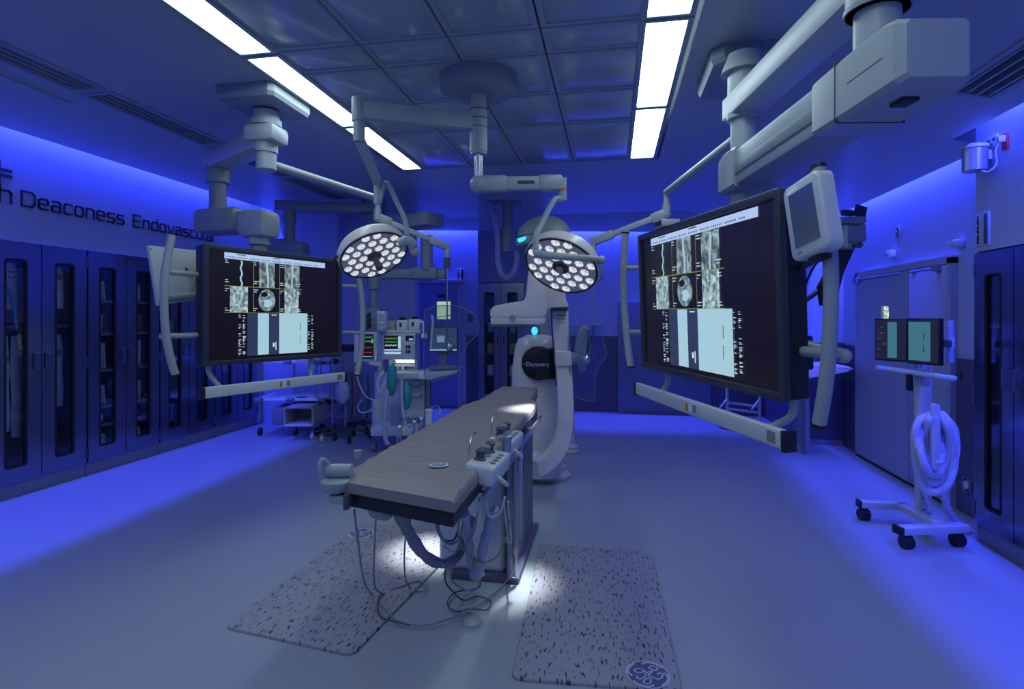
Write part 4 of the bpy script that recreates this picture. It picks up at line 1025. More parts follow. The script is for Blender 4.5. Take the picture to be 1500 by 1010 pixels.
# ------------------------------------------------------------------ angiography table
TZ = .95
NL, NR_, FR_, FL_ = at(504, 692, z=TZ), at(671, 711, z=TZ), at(782, 570, z=TZ), at(728, 563, z=TZ)
TC = (at(690, 840, z=0) + at(690, 800, z=0)) / 2
t = thing('operating_table', 'white procedure table with a brown mattress in the middle of the room', 'table', (-.74, 3.2, 0))
def tl(v): # centre x and half width along the top, v 0 near .. 1 far
    y = 1.72 + v * 2.72
    l = [(-.935, 0), (-.93, .60), (-.875, .72), (-.87, .80), (-.86, 1)]; r_ = [(-.475, 0), (-.475, .70), (-.545, .76), (-.55, .80), (-.585, 1)]
    def ip(T):
        for (a, va), (c, vc) in zip(T, T[1:]):
            if v <= vc: s = (v - va) / (vc - va); s = s * s * (3 - 2 * s); return a + (c - a) * s
        return T[-1][0]
    a, c = ip(l), ip(r_); return (a + c) / 2, (c - a) / 2, y
def skew(u): return .035 * (-u)   # near end is cut at a slight angle
def slab(z0, z1, rnd, wr, inset=0.0, NV=70):
    rings = []
    for k in range(NV + 1):
        v = k / NV; cx, hw, y = tl(v); hw -= inset
        e = min(1, min(k, NV - k) / 2.0); zz = z1 - rnd * (1 - e) * .6
        prof = [(-1, z0 + .004), (-1, (z0 + z1) / 2), (-1 + .0, zz - rnd), (-.985, zz - rnd * .35), (-.95, zz)] + [(q / 6 * .9, zz) for q in range(-6, 7)] + [(.95, zz), (.985, zz - rnd * .35), (1, zz - rnd), (1, (z0 + z1) / 2), (1, z0 + .004)]
        ring = []
        for i, (u, z) in enumerate(prof):
            yy_ = y + skew(u) * (1 - v) * 2 + (inset if k == 0 else -inset if k == NV else 0)
            if wr:
                d_ = .0022 * math.sin(y * 34 + u * 4 + 2 * math.sin(y * 7)) + .0016 * math.sin(y * 61 - u * 7) + .002 * math.sin(u * 5 + y * 3)
                if z > z1 - rnd * .5: z += d_
                if abs(u) > .93: hwx = hw + .003 * math.sin(y * 55); 
                else: hwx = hw
            else: hwx = hw
            ring.append(V((cx + u * hwx, yy_, z)))
        rings.append(ring)
    b = M(); b.loft(rings); return b
slab(TZ - .052, TZ, .022, True).build('mattress', VINYL, t, ang=60)
b = slab(TZ - .098, TZ - .054, .002, False, .004); b.build('table_top', BLACK, t)
b = slab(TZ - .0545, TZ - .0515, .0005, False, .0); b.build('mattress_piping', mat('dark piping', (.06, .05, .06), .5), t)
lp = at(643, 684.5, z=TZ)
ml = Matrix.Translation((lp.x, lp.y, TZ + .0072)) @ Matrix.Rotation(R(-15), 4, 'Z')
b = M(ml); b.plate([(.034 * math.cos(a), .034 * math.sin(a)) for a in [2 * math.pi * k / 30 for k in range(30)]], .001); g = b.build('emblem_ground', MLINE, t)
b = M(); logo(b, ml @ Matrix.Translation((0, 0, .001)), .024, .0011); b.build('emblem', MLOGO, t, flat=True)
# rails
for s_, x in ((1, -.455), (-1, -.955)):
    b = M(); b.box((x, 2.75, TZ - .10), (.012, 1.7, .03), bev=.002)
    for y in (2.0, 2.4, 2.8, 3.2, 3.5): b.box((x - s_ * .02, y, TZ - .10), (.03, .03, .02))
    b.build('side_rail', CHROME, t)
# carriage and pedestal
b = M(); b.box((-.72, 3.0, TZ - .125), (.40, 1.3, .05), bev=.008); b.build('carriage', GREYP, t)
b = M(); b.box((-.72, 3.05, TZ - .20), (.30, 1.25, .12), bev=.02); b.build('carriage_housing', PAINT, t)
b = M(); b.box((-.80, 3.50, .38), (.40, .74, .70), bev=.04, seg=3); b.box((-.80, 3.50, .76), (.34, .7, .14), bev=.02); b.build('pedestal', WHITE, t)
b = M(); b.box((-.81, 3.28, .21), (.34, .24, .38), bev=.03, seg=3); b.build('pedestal_cover', WHITE, t)
b = M(); b.box((-.715, 3.52, .02), (.40, .86, .04), bev=.01); b.build('base_plate', mat('violet grey base', (.10, .09, .16), .4), t)
# louvred side panel with bright strip
b = M(); b.box((-.565, 3.48, .41), (.03, .84, .74), bev=.006)
for k in range(9): b.box((-.548, 3.12 + k * .09, .42), (.012, .012, .70))
b.build('side_panel', mat('violet grey panel', (.26, .26, .34), .35, metal=.3), t)
b = M(); b.box((-.53, 3.08, .42), (.02, .03, .74), bev=.003); b.build('panel_edge', STEEL, t)
b = M(); b.cyl((-.49, 3.0, .30), (-.49, 3.0, .80), .012); b.build('support_post', CHROME, t)
b = M(); b.box((-.545, 3.5, .80), (.06, .8, .035), bev=.006); b.build('top_cap', STEEL_D, t)
# control pods on the right rail
def pod(c, yaw, label, n_joy):
    m = Matrix.Translation(c) @ Matrix.Rotation(yaw, 4, 'Z') @ Matrix.Rotation(R(8), 4, 'Y')
    p = thing('table_control', label, 'control box', mtx=m)
    b = M(m); b.box((0, 0, 0), (.115, .25, .075), bev=.014, seg=3); b.build('housing', WHITE, p)
    for k in range(n_joy):
        y = -.055 + .062 * k; x = -.022
        b = M(m); b.lathe([(.024, .036), (.024, .042), (.017, .046), (.015, .062), (.020, .064), (.020, .074), (.012, .080)], Matrix.Translation((x, y, 0)), 18); b.build('joystick', DARKG if k % 2 == 0 else GREYP, p)
    for k in range(4):
        b = M(m); b.cyl((.034, -.07 + .04 * k, .037), (.034, -.07 + .04 * k, .042), .011, n=16); b.build('knob', GREYP, p)
    b = M(m); b.tube([(-.05, -.09, .03), (-.055, -.10, .09), (-.06, -.07, .125), (-.06, -.02, .125)], .0035, 8, 5); b.build('guard_wire', CHROME, p)
    b = M(m); b.tube([(.055, -.06, -.01), (.085, -.05, -.03), (.085, -.01, -.05), (.05, 0, -.04)], .008, 8, 5); b.build('side_hook', WHITE, p)
    return p
pod(at(715, 684, d=2.15), R(-4), 'near white control box with joysticks clamped to the right side of the table', 3)
pod(at(741, 648, d=2.66), R(-4), 'farther white control box with knobs clamped to the right side of the table', 3)
b = M(); p = at(742, 646, d=2.60); c = at(741, 640, d=2.52); b.lathe([(.026, -.03), (.030, .035), (.032, .04), (.024, .045)], Matrix.Translation(at(740, 652, d=2.52)), 20); put(b, 'metal_cup', STEEL, 'small metal cup beside the farther control box on the table', 'cup')
# clamp and handle assembly at the near left corner
c = at(492, 705, d=1.93)
t2 = thing('table_clamp', 'pale drum shaped clamp with a dark knob at the near left corner of the table', 'clamp', c)
b = M(); q = at(494, 690, d=1.95); b.cyl(q + RV * -.035, q + RV * .05, .024); b.tube([q + V((0, 0, .028)) - RV * .03, q + V((0, 0, .045)) - RV * .045 - FV * .03, q - RV * .05 - FV * .03, q - V((0, 0, .05)) - RV * .04], .008, 8, 5); b.build('drum', PAINT, t2)
b = M(); q = at(492, 712, d=1.93); b.lathe([(.02, -.022), (.036, -.018), (.05, 0), (.052, .018), (.046, .024)], Matrix.Translation(q), 24); b.bar(q - RV * .02 - V((0, 0, .04)), q + RV * .12 - V((0, 0, .055)), .05, .03, bev=.008); b.build('clamp_body', PAINT, t2)
b = M(); q = at(508, 735, d=1.88); b.box(q, (.016, .03, .055), bev=.006); b.build('clamp_lever', DARKG, t2)
b = M(); q = at(497, 676, d=2.02); b.cyl(at(524, 672, d=2.25), at(524, 660, d=2.25), .011, .016); b.build('drip_cup', PAINT, t2)
b = M(); c0 = at(556, 745, d=2.03); b.ball(c0, .045, 1, .8, .9); b.ball(c0 + RV * .02 - V((0, 0, .012)), .032); b.bar(c0 + V((0, 0, .03)), c0 + V((0, 0, .03)) + RV * .05, .03, .05, bev=.008)
put(b, 'motor_unit', PAINT, 'rounded grey unit hanging under the near end of the table', 'motor')
# fabric wrapped cable bundles
def bundle(pts, r, mt, label, cat='cable', name='cable_sleeve', n=12):
    b = M(); b.tube([at(x, y, d=d) for x, y, d in pts], lambda q: r * (1 + .10 * math.sin(q * 40) + .05 * math.sin(q * 97)), n, 8)
    return tag(b.build(name, mt, ang=70), label, cat)
SLV = mat('grey cloth sleeve', (.22, .23, .30), .6, bump=(30, .6, (1, 1, 1)))
bundle([(572, 730, 1.92), (580, 742, 1.95), (600, 782, 2.1), (620, 812, 2.3), (645, 826, 2.5), (668, 818, 2.65), (682, 790, 2.75), (690, 760, 2.85)], .0225, SLV, 'thick grey cloth cable sleeve drooping under the table from its near end')
bundle([(722, 745, 2.5), (716, 775, 2.55), (708, 805, 2.6), (700, 838, 2.7), (693, 842, 2.72)], .026, LILAC, 'plastic wrapped sleeve hanging straight below the control boxes')
bundle([(680, 752, 2.4), (686, 790, 2.6), (690, 820, 2.7), (697, 845, 2.75), (705, 838, 2.75)], .022, LILAC, 'second plastic wrapped sleeve hanging in front of the pedestal')
CAB = mat('grey cable', (.30, .32, .38), .45); CABD = mat('dark cable', (.10, .10, .14), .45); CABG = mat('green cable', (.20, .30, .16), .45)
def cable(pts, r, mt, label):
    b = M(); P = []
    for q in pts:
        x, y = q[0], q[1]; P.append(at(x, y, z=.020) if q[2] == 'f' else at(x, y, d=q[2]))
    b.tube(P, r, 7, 7); return tag(b.build('cable', mt, ang=80), label, 'cable')
cable([(519, 748, 1.95), (524, 790, 2.2), (533, 850, 2.7), (545, 872, 'f'), (560, 888, 'f'), (580, 908, 'f'), (615, 917, 'f'), (655, 908, 'f'), (690, 893, 'f'), (720, 872, 'f'), (742, 852, 'f'), (754, 826, 2.9), (750, 806, 2.7), (738, 790, 2.6)], .0050, CAB, 'long grey cable from the near left table corner in a wide floor loop')
cable([(552, 742, 1.95), (549, 790, 2.2), (548, 850, 2.75), (556, 868, 'f'), (580, 862, 'f'), (610, 852, 'f'), (626, 858, 'f'), (618, 867, 'f'), (600, 860, 'f'), (593, 840, 2.8), (594, 790, 2.4), (609, 738, 2.1)], .0042, CAB, 'grey cable hanging under the table end with a small loop on the floor')
cable([(560, 870, 'f'), (553, 885, 'f'), (560, 905, 'f'), (600, 916, 'f')], .004, CABD, 'short dark cable piece on the floor by the left mat')
cable([(655, 820, 2.6), (652, 850, 2.8), (664, 868, 2.9), (680, 880, 'f'), (700, 874, 'f'), (719, 882, 'f'), (712, 894, 'f'), (690, 892, 'f'), (668, 896, 'f'), (655, 884, 'f'), (668, 868, 'f'), (700, 862, 3.0), (704, 850, 2.8)], .0045, CABD, 'dark cable coiled on the floor below the hanging sleeves')
cable([(662, 828, 2.7), (662, 850, 2.9), (676, 862, 3.0), (694, 866, 3.0), (702, 856, 2.9), (703, 842, 2.8)], .0045, CAB, 'grey cable loop hanging just above the floor below the sleeves')
cable([(672, 900, 'f'), (680, 916, 'f'), (697, 918, 'f'), (704, 908, 'f'), (694, 898, 'f'), (676, 896, 'f')], .0045, CAB, 'small round cable loop lying on the floor in front of the table')
cable([(642, 745, 2.2), (640, 770, 2.3), (648, 790, 2.4), (664, 792, 2.4), (672, 776, 2.4)], .005, CABD, 'dark cable loop hanging at the left front of the pedestal')
cable([(645, 748, 2.25), (643, 775, 2.3), (655, 797, 2.4), (672, 792, 2.4), (678, 770, 2.4)], .005, CAB, 'grey cable loop hanging beside the dark loop at the pedestal')
cable([(673, 750, 2.3), (672, 790, 2.4), (684, 812, 2.5), (704, 824, 2.6), (728, 816, 2.6), (740, 790, 2.6), (747, 760, 2.6), (746, 736, 2.5)], .004, CABG, 'thin green cable swinging below the control boxes')
cable([(744, 735, 2.5), (746, 760, 2.6), (749, 790, 2.7), (748, 795, 2.7), (744, 792, 2.7), (742, 770, 2.6), (738, 740, 2.5)], .0055, WHITE, 'white cable loop hanging from the near control box')
cable([(713, 730, 2.3), (714, 752, 2.35), (722, 758, 2.4), (733, 750, 2.4), (740, 728, 2.4)], .006, WHITE, 'short white hose looped under the near control box')
cable([(700, 750, 2.4), (694, 780, 2.5), (680, 800, 2.6), (664, 808, 2.7), (650, 800, 2.7)], .004, CAB, 'thin grey cable bowing across the front of the pedestal')
cable([(627, 738, 2.1), (625, 748, 2.1), (627, 754, 2.1), (630, 748, 2.1), (630, 738, 2.1)], .005, WHITE, 'small white loop under the near table edge')
# wire racks and bottle on the left rail
def wire_loop(c_px, d, wpx, hpx, label):
    b = M(); x, y = c_px; P = [at(x - wpx, y + hpx * .6, d=d), at(x - wpx * .8, y - hpx * .4, d=d), at(x + wpx * .5, y - hpx, d=d + .1), at(x + wpx, y + hpx * .2, d=d + .1), at(x + wpx * .1, y + hpx * .9, d=d + .05)]
    b.tube(P, .0045, 8, 3, closed=False); b.cyl(P[0], V((-.965, P[0].y, TZ - .10)), .005, n=8); put(b, 'rail_bracket', CHROME, label, 'bracket')
wire_loop((597, 620), 2.6, 9, 8, 'bright wire bracket on the left table rail, nearer one')
wire_loop((636, 602), 3.0, 9, 7, 'bright wire bracket on the left table rail, farther one')
def to_rail(b, q): b.cyl(q, V((-.965, q.y, TZ - .10)), .005, n=8)
b = M(); q = at(628, 611, d=2.92); b.cyl(q - V((0, 0, .04)), q + V((0, 0, .03)), .017, n=18); b.cyl(q + V((0, 0, .03)), q + V((0, 0, .038)), .020, n=18); to_rail(b, q); put(b, 'rail_bottle', WHITE, 'short white cylinder clamped on the left table rail', 'bottle')
for k, (x, y, d_) in enumerate(((585, 631, 2.5), (607, 623, 2.70), (617, 618, 2.80))):
    b = M(); q = at(x, y, d=d_); b.cyl(q - V((0, 0, .03)), q + V((0, 0, .008)), .008, n=14); b.ball(q + V((0, 0, .012)), .012); to_rail(b, q); put(b, 'rail_clamp', CHROME, f'bright clamp knob on the left table rail, {nth[k]} from the near end', 'clamp')

# ------------------------------------------------------------------ imaging gantry
def pbox(b, x0, y0, x1, y1, d, t_, bev=.0, seg=2):
    """upright box facing the camera side, its front at depth d"""
    A, B = at(x0, y0, d=d), at(x1, y1, d=d); c = (A + B) / 2 + FV * (t_ / 2)
    b.box((0, 0, 0), (abs((B - A).dot(RV)), t_, abs(A.z - B.z)), frame(c, RV, FV), bev, seg); return b
def pplate(b, pts, d, t_, bev=0.0):
    o = at(750, 465, d=d); m = frame(o, RV, UV); P = [m.inverted() @ at(x, y, d=d) for x, y in pts]
    b.plate([(p.x, p.y) for p in P], t_, (), m @ Matrix.Translation((0, 0, -t_)), bev=bev); return b
def pround(pts, r, n=3):
    """round the corners of a pixel outline"""
    out = []
    for i in range(len(pts)):
        a, c, e = V((*pts[i - 1], 0)), V((*pts[i], 0)), V((*pts[(i + 1) % len(pts)], 0))
        l1, l2 = (a - c).length, (e - c).length; q = min(r, l1 * .45, l2 * .45); p1 = c + (a - c) / l1 * q; p2 = c + (e - c) / l2 * q
        for k in range(n + 1): s_ = k / n; z_ = p1 * (1 - s_) ** 2 + c * 2 * s_ * (1 - s_) + p2 * s_ ** 2; out.append((z_.x, z_.y))
    return out
base = at(803, 702, z=0)
t = thing('imaging_gantry', 'tall white C-arm imaging robot behind the head of the table', 'imaging machine', (base.x, base.y, 0))
# body tower: stacked rounded sections
def tower(secs, d, name, mt, seg=28, p_=2.6):
    rings = []
    for (cx, y, hw, dp) in secs:
        c = at(cx, y, d=d); hwm = hw * d / F; ring = []
        for k in range(seg):
            a = 2 * math.pi * k / seg; ca, sa = math.cos(a), math.sin(a); e = 2 / p_
            ring.append(c + RV * (hwm * math.copysign(abs(ca) ** e, ca)) + FV * (dp * math.copysign(abs(sa) ** e, sa)))
        rings.append(ring)
    b = M(); b.loft(rings); return b.build(name, mt, t, ang=50)
tower([(787, 690, 34, .28), (787, 650, 35, .28), (787, 606, 35, .28), (786, 604, 34, .27), (785, 570, 36, .27), (784, 540, 34, .26), (785, 510, 31, .25), (786, 497, 27, .22), (788, 491, 16, .12)], 5.25, 'body', WARM)
b = M(); q = at(803, 700, z=0); b.lathe([(.15, 0), (.16, .03), (.15, .05), (.13, .07), (.13, .11)], Matrix.Translation((q.x, q.y, 0.002)) @ Matrix.Scale(1.35, 4, RV), 32); b.build('foot', WARM, t)
b = M(); b.lathe([(.145, 0), (.145, .012)], Matrix.Translation((q.x, q.y, 0.0)) @ Matrix.Scale(1.4, 4, RV), 32); b.build('foot_rubber', RUBBER, t)
q = at(833, 664, z=0)
b = M(); b.lathe([(.10, 0), (.11, .03), (.10, .05), (.105, .08), (.07, .11), (.065, .35), (.05, .6)], Matrix.Translation((q.x, q.y, 0)), 28); b.build('rear_foot', WARM, t)
# top cap with blue lights
dcap = 5.45
rings = []
for (yy_, k) in ((362, .95), (356, 1.0), (351, 1.0), (349, .985), (335, .86), (326, .68), (320, .42), (318, .12)):
    c = at(797 + (1 - k) * 4, yy_, d=dcap); hw = 42 * dcap / F * k
    rings.append([c + RV * (hw * math.cos(a)) + FV * (.34 * k * math.sin(a)) for a in [2 * math.pi * i / 32 for i in range(32)]])
b = M(); b.loft(rings); cap = b.build('top_cover', PAINT_G, t, ang=50)
b = M(); c = at(797, 349.5, d=dcap); hw = 42.3 * dcap / F; b.tube([c + RV * (hw * math.cos(a)) + FV * (.343 * math.sin(a)) for a in [2 * math.pi * i / 32 for i in range(32)]], .004, 6, closed=True); b.build('seam', DARKG, cap)
for (x, wd) in ((764, 7), (787, 5)):
    b = M(); pplate(b, pround([(x - wd, 350), (x + wd, 346), (x + wd - 1, 351), (x - wd + 3, 356)], 3), dcap - .30 - (.03 if x > 780 else 0), .03); b.build('status_light', CYANG, cap)
tower([(800, 505, 12, .10), (796, 480, 10, .09), (792, 420, 16, .14), (795, 360, 22, .2)], 5.5, 'neck', PAINT_G)
b = M(); b.ball(at(783, 485, d=5.1), .030, 1, 1, 1.3); b.build('status_light', CYANG, t)
# black drive disc with the name
b = M(); m = frame(at(789, 533, d=4.91), RV, UV)
b.plate(rrect(.30, .30, .149, 12), .22, (), m @ Matrix.Translation((0, 0, -.22)), bev=.012); pbox(b, 789, 511, 816, 556, 4.915, .25, .008); dd = b.build('drive_disc', mat('black gloss cover', (.012, .010, .016), .22), t)
b = M(); b.text('Discovery', .054, frame(at(770.5, 537, d=4.90), RV, UV), .001, sx=.92); b.build('lettering', mat('white lettering', (.8, .8, .85), .5), dd)
b = M(); pbox(b, 765, 533, 769, 533.8, 4.90, .002); b.build('name_mark', MLINE, dd)
# C shaped arc
CP = [(820, 446, 4.85), (821, 480, 4.82), (824, 520, 4.80), (827, 565, 4.76), (828, 605, 4.72), (824, 640, 4.68), (813, 664, 4.62), (798, 679, 4.55), (782, 687, 4.48)]
sq = [(-.062, -.06), (.062, -.06), (.067, -.05), (.067, .07), (.06, .08), (-.06, .08), (-.067, .07), (-.067, -.05)]
b = M(); b.sweep([at(x, y, d=d) for x, y, d in CP], sq, k=6, up=FV); arc = b.build('c_arc', WARM, t, ang=40)
b = M(); b.sweep([at(x - 12, y, d=d + .05) for x, y, d in CP[:4]], [(-.006, -.05), (.006, -.05), (.006, .06), (-.006, .06)], k=5, up=FV); b.build('arc_track', BLACK, arc)
b = M(); pplate(b, pround([(808, 450), (833, 450), (832, 456), (809, 456)], 2), 4.72, .16); b.build('arc_end_cap', DARKG, arc)
b = M()
for k in range(4): pbox(b, 816, 462 + 5 * k, 830, 463.2 + 5 * k, 4.765, .005)
b.build('grille', DARKG, arc)
# collar round the arc
b = M(); pplate(b, pround([(813, 514), (837, 515), (838, 537), (814, 538)], 3), 4.70, .22, .01); b.build('arc_collar', WARM, t)
b = M(); b.cyl(at(834, 526, d=4.78), at(848, 524, d=4.80), .055, .045, n=24); b.build('handle_stub', WHITE, t)
b = M(); b.loft([[at(x, y, d=4.80) + RV * (w2 * math.cos(a)) + FV * (.05 * math.sin(a)) for a in [2 * math.pi * k / 20 for k in range(20)]] for (x, y, w2) in ((857, 477, .010), (856, 480, .035), (854, 490, .05), (851, 505, .052), (850, 520, .05), (852, 532, .048), (853, 541, .035), (852, 545, .012))]); b.build('oblong_cover', WHITE, t, ang=60)
b = M(); b.tube([at(860, 482, d=4.75), at(864, 495, d=4.74), at(864, 515, d=4.73), at(856, 524, d=4.72)], .007, 8, 5); b.build('guard_wire', PAINT, t)
# detector head
b = M(); pplate(b, pround([(718, 455), (723, 449), (745, 444), (768, 441), (772, 430), (773, 415), (776, 390), (802, 385), (801, 458), (797, 466), (718, 466)], 4), 4.40, .34, .006); det = b.build('detector_arm', WARM, t, ang=40)
b = M(); pplate(b, pround([(718, 466), (800, 466), (798, 474), (790, 476), (719, 476)], 2), 4.40, .34, .006); det2 = b.build('detector_housing', WARM, t)
b = M(); pbox(b, 719, 476.5, 772, 479.5, 4.38, .36, .003); b.build('detector_plate', DARKG, t)
b = M(); q = at(751, 466, d=4.39); b.tube([q + RV * .022 * math.cos(a) + UV * .022 * math.sin(a) for a in [2 * math.pi * k / 20 for k in range(20)]], .004, 6, closed=True); g = b.build('button_ring', CHROME, det2)
b = M(); b.cyl(q, q - FV * .006, .017, n=20); b.build('button_face', mat('pale red button', (.5, .25, .25), .4), g)
b = M(); pplate(b, pround([(801, 380), (826, 390), (829, 440), (834, 450), (806, 451), (801, 456)], 4), 4.60, .30, .006); b.build('arm_block', WARM, t, ang=40)
b = M(); b.sweep([at(800, 395, d=4.72), at(806, 372, d=4.9), at(802, 360, d=5.2)], [(x * 1.1, y * 1.1) for x, y in sq], k=5, up=FV); b.build('upper_arm', WARM, t, ang=50)
# tube head under the table end
b = M(); b.ball(at(778, 674, d=4.55), .085, 1.1, 1.0, 1.0, 22); b.cyl(at(778, 674, d=4.55), at(776, 655, d=4.55), .06, .05, n=24); b.build('tube_head', WARM, t, ang=60)
# ceiling fed cable loom left of the gantry head
t = thing('ceiling_cable_loom', 'grey ceiling tube with a looped ribbed hose left of the gantry head', 'cable loom', at(744, 300, d=7.3))
q = at(744, 300, d=7.3)
def cylpx(b, x, y0, y1, d, rpx, n=24): A, B = at(x, y0, d=d), at(x, y1, d=d); b.cyl(A, B, rpx * d / F, n=n); return b
b = M(); A = at(738, 292, d=7.3); B_ = V((A.x, A.y, ZC - .02)); m = frame((A.x, A.y, (A.z + ZC) / 2), RV, FV); b.box((0, 0, 0), (.46, .3, max(.06, ZC - A.z)), m, bev=.01); b.build('ceiling_bracket', GREYP, t)
b = M(); cylpx(b, 744, 294, 345, 7.3, 8.5); b.build('feed_tube', PAINT_G, t)
b = M(); cylpx(b, 742, 340, 370, 7.3, 13); b.build('feed_housing', PAINT_G, t)
b = M(); b.tube([at(718, 295, d=7.25), at(724, 318, d=7.2), at(729, 345, d=7.15), at(730, 385, d=7.15), at(738, 406, d=7.15), at(750, 402, d=7.15), at(757, 385, d=7.15), at(756, 368, d=7.2)], lambda q: .036 + .004 * math.sin(q * 160), 10, 12); b.build('ribbed_hose', mat('translucent ribbed hose', (.32, .36, .55), .35), t)
# ------------------------------------------------------------------ service booms at the back left
def eqbox(t, name, x0, y0, x1, y1, d, dep, mt, bev=.005):
    b = M(); pbox(b, x0, y0, x1, y1, d, dep, bev); return b.build(name, mt, t)
t = thing('service_boom', 'long grey ceiling beam with a thick drop column behind the left display', 'boom', at(480, 300, d=6.9))
b = M(); a, c = at(405, 302, d=6.7), at(556, 299, d=6.9); c.z = a.z; b.bar(a, c, .22, .11, bev=.012); b.build('upper_arm', PAINT_G, t)
b = M(); q = at(548, 290, d=6.9); b.cyl((q.x, q.y, ZC), (q.x, q.y, a.z), .12); b.build('column', PAINT_G, t)
b = M(); cylpx(b, 424, 306, 328, 6.7, 9.5); cylpx(b, 424, 326, 375, 6.7, 7.5); b.build('drop_column', PAINT_G, t)
eqbox(t, 'joint_housing', 388, 349, 415, 372, 6.6, .3, PAINT_G, .03); eqbox(t, 'lower_housing', 408, 352, 442, 380, 6.5, .3, PAINT_G, .04)
t = thing('service_boom', 'grey service boom over the anaesthesia machine with a horizontal arm', 'boom', at(590, 350, d=6.9))
b = M(); a, c = at(545, 336, d=7.0), at(638, 346, d=6.4); c.z = a.z = at(600, 330, d=6.8).z; b.bar(a, c, .30, .15, bev=.015); b.build('upper_arm', PAINT_G, t)
b = M(); q = at(548, 330, d=7.0); b.cyl((q.x, q.y, ZC), (q.x, q.y, a.z), .14); b.build('column', PAINT_G, t)
b = M(); cylpx(b, 625, 346, 396, 6.6, 9); b.build('drop_column', PAINT_G, t)
eqbox(t, 'lower_arm', 541, 394, 652, 408, 6.6, .2, PAINT_G, .02); eqbox(t, 'arm_housing', 602, 391, 640, 409, 6.55, .3, PAINT_G, .03)
b = M(); cylpx(b, 547, 404, 424, 6.6, 9.5); cylpx(b, 547, 422, 456, 6.6, 6.5); b.build('equipment_column', PAINT_G, t)
h = eqbox(t, 'equipment_head', 531, 452, 556, 486, 6.5, .3, PAINT_G, .01)
for k in range(3):
    b = M(); pplate(b, [(537, 461 + 8 * k), (543, 457 + 8 * k), (543, 463 + 8 * k), (537, 467 + 8 * k)], 6.48, .01); b.build('gas_outlet', BLACK, h)

# ------------------------------------------------------------------ anaesthesia machine
DA = 6.35
t = thing('anaesthesia_machine', 'pale anaesthesia machine with monitors, drawers and green bags behind the table', 'anaesthesia machine', at(575, 645, z=0))
eqbox(t, 'rear_cabinet', 548, 545, 612, 632, DA + .1, .5, PALE, .02)
eqbox(t, 'drawer_unit', 578, 556, 622, 612, DA - .05, .5, PALE, .02)
for k, (y0, y1) in enumerate(((559, 573), (575, 598))):
    g = eqbox(t, 'drawer', 598, y0, 620, y1, DA - .07, .03, WHITE, .008)
    b = M(); b.tube([at(600, y0 + 4, d=DA - .08), at(604, y0 + 7.5, d=DA - .12), at(614, y0 + 7.5, d=DA - .12), at(618, y0 + 4, d=DA - .08)], .012, 8, 4); b.build('drawer_pull', GREYP, g)
b = M(); pplate(b, pround([(576, 547), (622, 546), (626, 549), (622, 556), (578, 556)], 2), DA - .2, .5, .01); b.build('worktop', WHITE, t)
p = eqbox(t, 'dial_panel', 576, 532, 608, 546, DA, .3, PALE, .006)
for k, x in enumerate((580, 586, 595, 600, 605)):
    b = M(); q = at(x, 539, d=DA - .01); b.cyl(q + FV * .02, q - FV * .02, .014 if k != 2 else .02, n=14); b.build('dial', DARKG, p)
b = M(); pbox(b, 575, 527, 607, 532, DA - .02, .3, .004); p = b.build('light_bar', PALE, t)
for k in range(7):
    b = M(); q = at(578 + 4.6 * k, 530, d=DA - .03); b.ball(q, .012); b.build('led', LEDW, p)
eqbox(t, 'upright', 553, 486, 561, 548, DA + .05, .2, PALE); eqbox(t, 'upright', 606, 486, 611, 548, DA + .05, .2, PALE)
m1 = eqbox(t, 'ventilator_display', 558, 489, 591, 527, DA - .1, .15, WHITE, .01)
def scr(par, x0, y0, x1, y1, d, extra=()):
    b = M(); pbox(b, x0, y0, x1, y1, d, .004); s_ = b.build('screen', SBLACK, par)
    for nm, (a0, b0, a1, b1), mt in extra:
        b = M(); pbox(b, a0, b0, a1, b1, d - .004, .002); b.build(nm, mt, s_)
def wave(par, x0, x1, y, d, mt, amp=2, n=18):
    b = M(); P = [at(x0 + (x1 - x0) * k / n, y - (amp if k % 4 == 2 else (amp * .3 if k % 4 == 1 else 0)), d=d) for k in range(n + 1)]; b.tube(P, .0035, 5); b.build('trace', mt, par)
scr(m1, 563, 492, 587, 514.5, DA - .106, [('toolbar', (563, 512, 587, 514), SHEAD), ('side_panel', (583, 493, 587, 511), SPALE)])
for y, mt in ((497, SYEL), (502, SGREEN), (507, STXT)): wave(m1, 564, 581, y, DA - .116, mt)
b = M(); pbox(b, 563, 516, 587, 519, DA - .106, .004); b.build('key_strip', SHEAD, m1)
m2 = eqbox(t, 'module_rack', 591, 489, 608, 527, DA - .1, .15, PALE, .006)
scr(m2, 594, 492, 606, 500, DA - .106, [('readout', (599, 496, 605, 499), SCYAN)])
for k, (x, y) in enumerate(((594, 506), (598, 506), (594, 513), (598, 513))):
    b = M(); pbox(b, x, y, x + 3, y + 5, DA - .11, .02, .002); b.build('module', BLACK if k % 2 else DARKG, m2)
b = M(); pbox(b, 603, 503, 607, 525, DA - .12, .03, .004); b.build('module_column', WHITE, m2)
eqbox(t, 'top_shelf', 552, 484, 616, 489, DA - .1, .4, WHITE, .008)
b = M(); cylpx(b, 551, 590, 622, DA + .1, 6); b.ball(at(551, 590, d=DA + .1), .046); b.build('gas_cylinder', PALE, t)
b = M(); cylpx(b, 562, 590, 625, DA + .15, 6); b.ball(at(562, 590, d=DA + .15), .046); b.build('gas_cylinder', PALE, t)
b = M(); cylpx(b, 579, 597, 628, DA - .1, 6.5); cylpx(b, 579, 594, 598, DA - .1, 7.5); b.build('absorber_canister', LILAC, t)
eqbox(t, 'base', 542, 626, 612, 640, DA - .2, .6, PALE, .02)
for x in (548, 575, 604):
    q = at(x, 646, d=DA - .1); b = M(); b.cyl(V((q.x, q.y, .05)) - RV * .02, V((q.x, q.y, .05)) + RV * .02, .05, n=18); b.build('caster', GREYP, t)
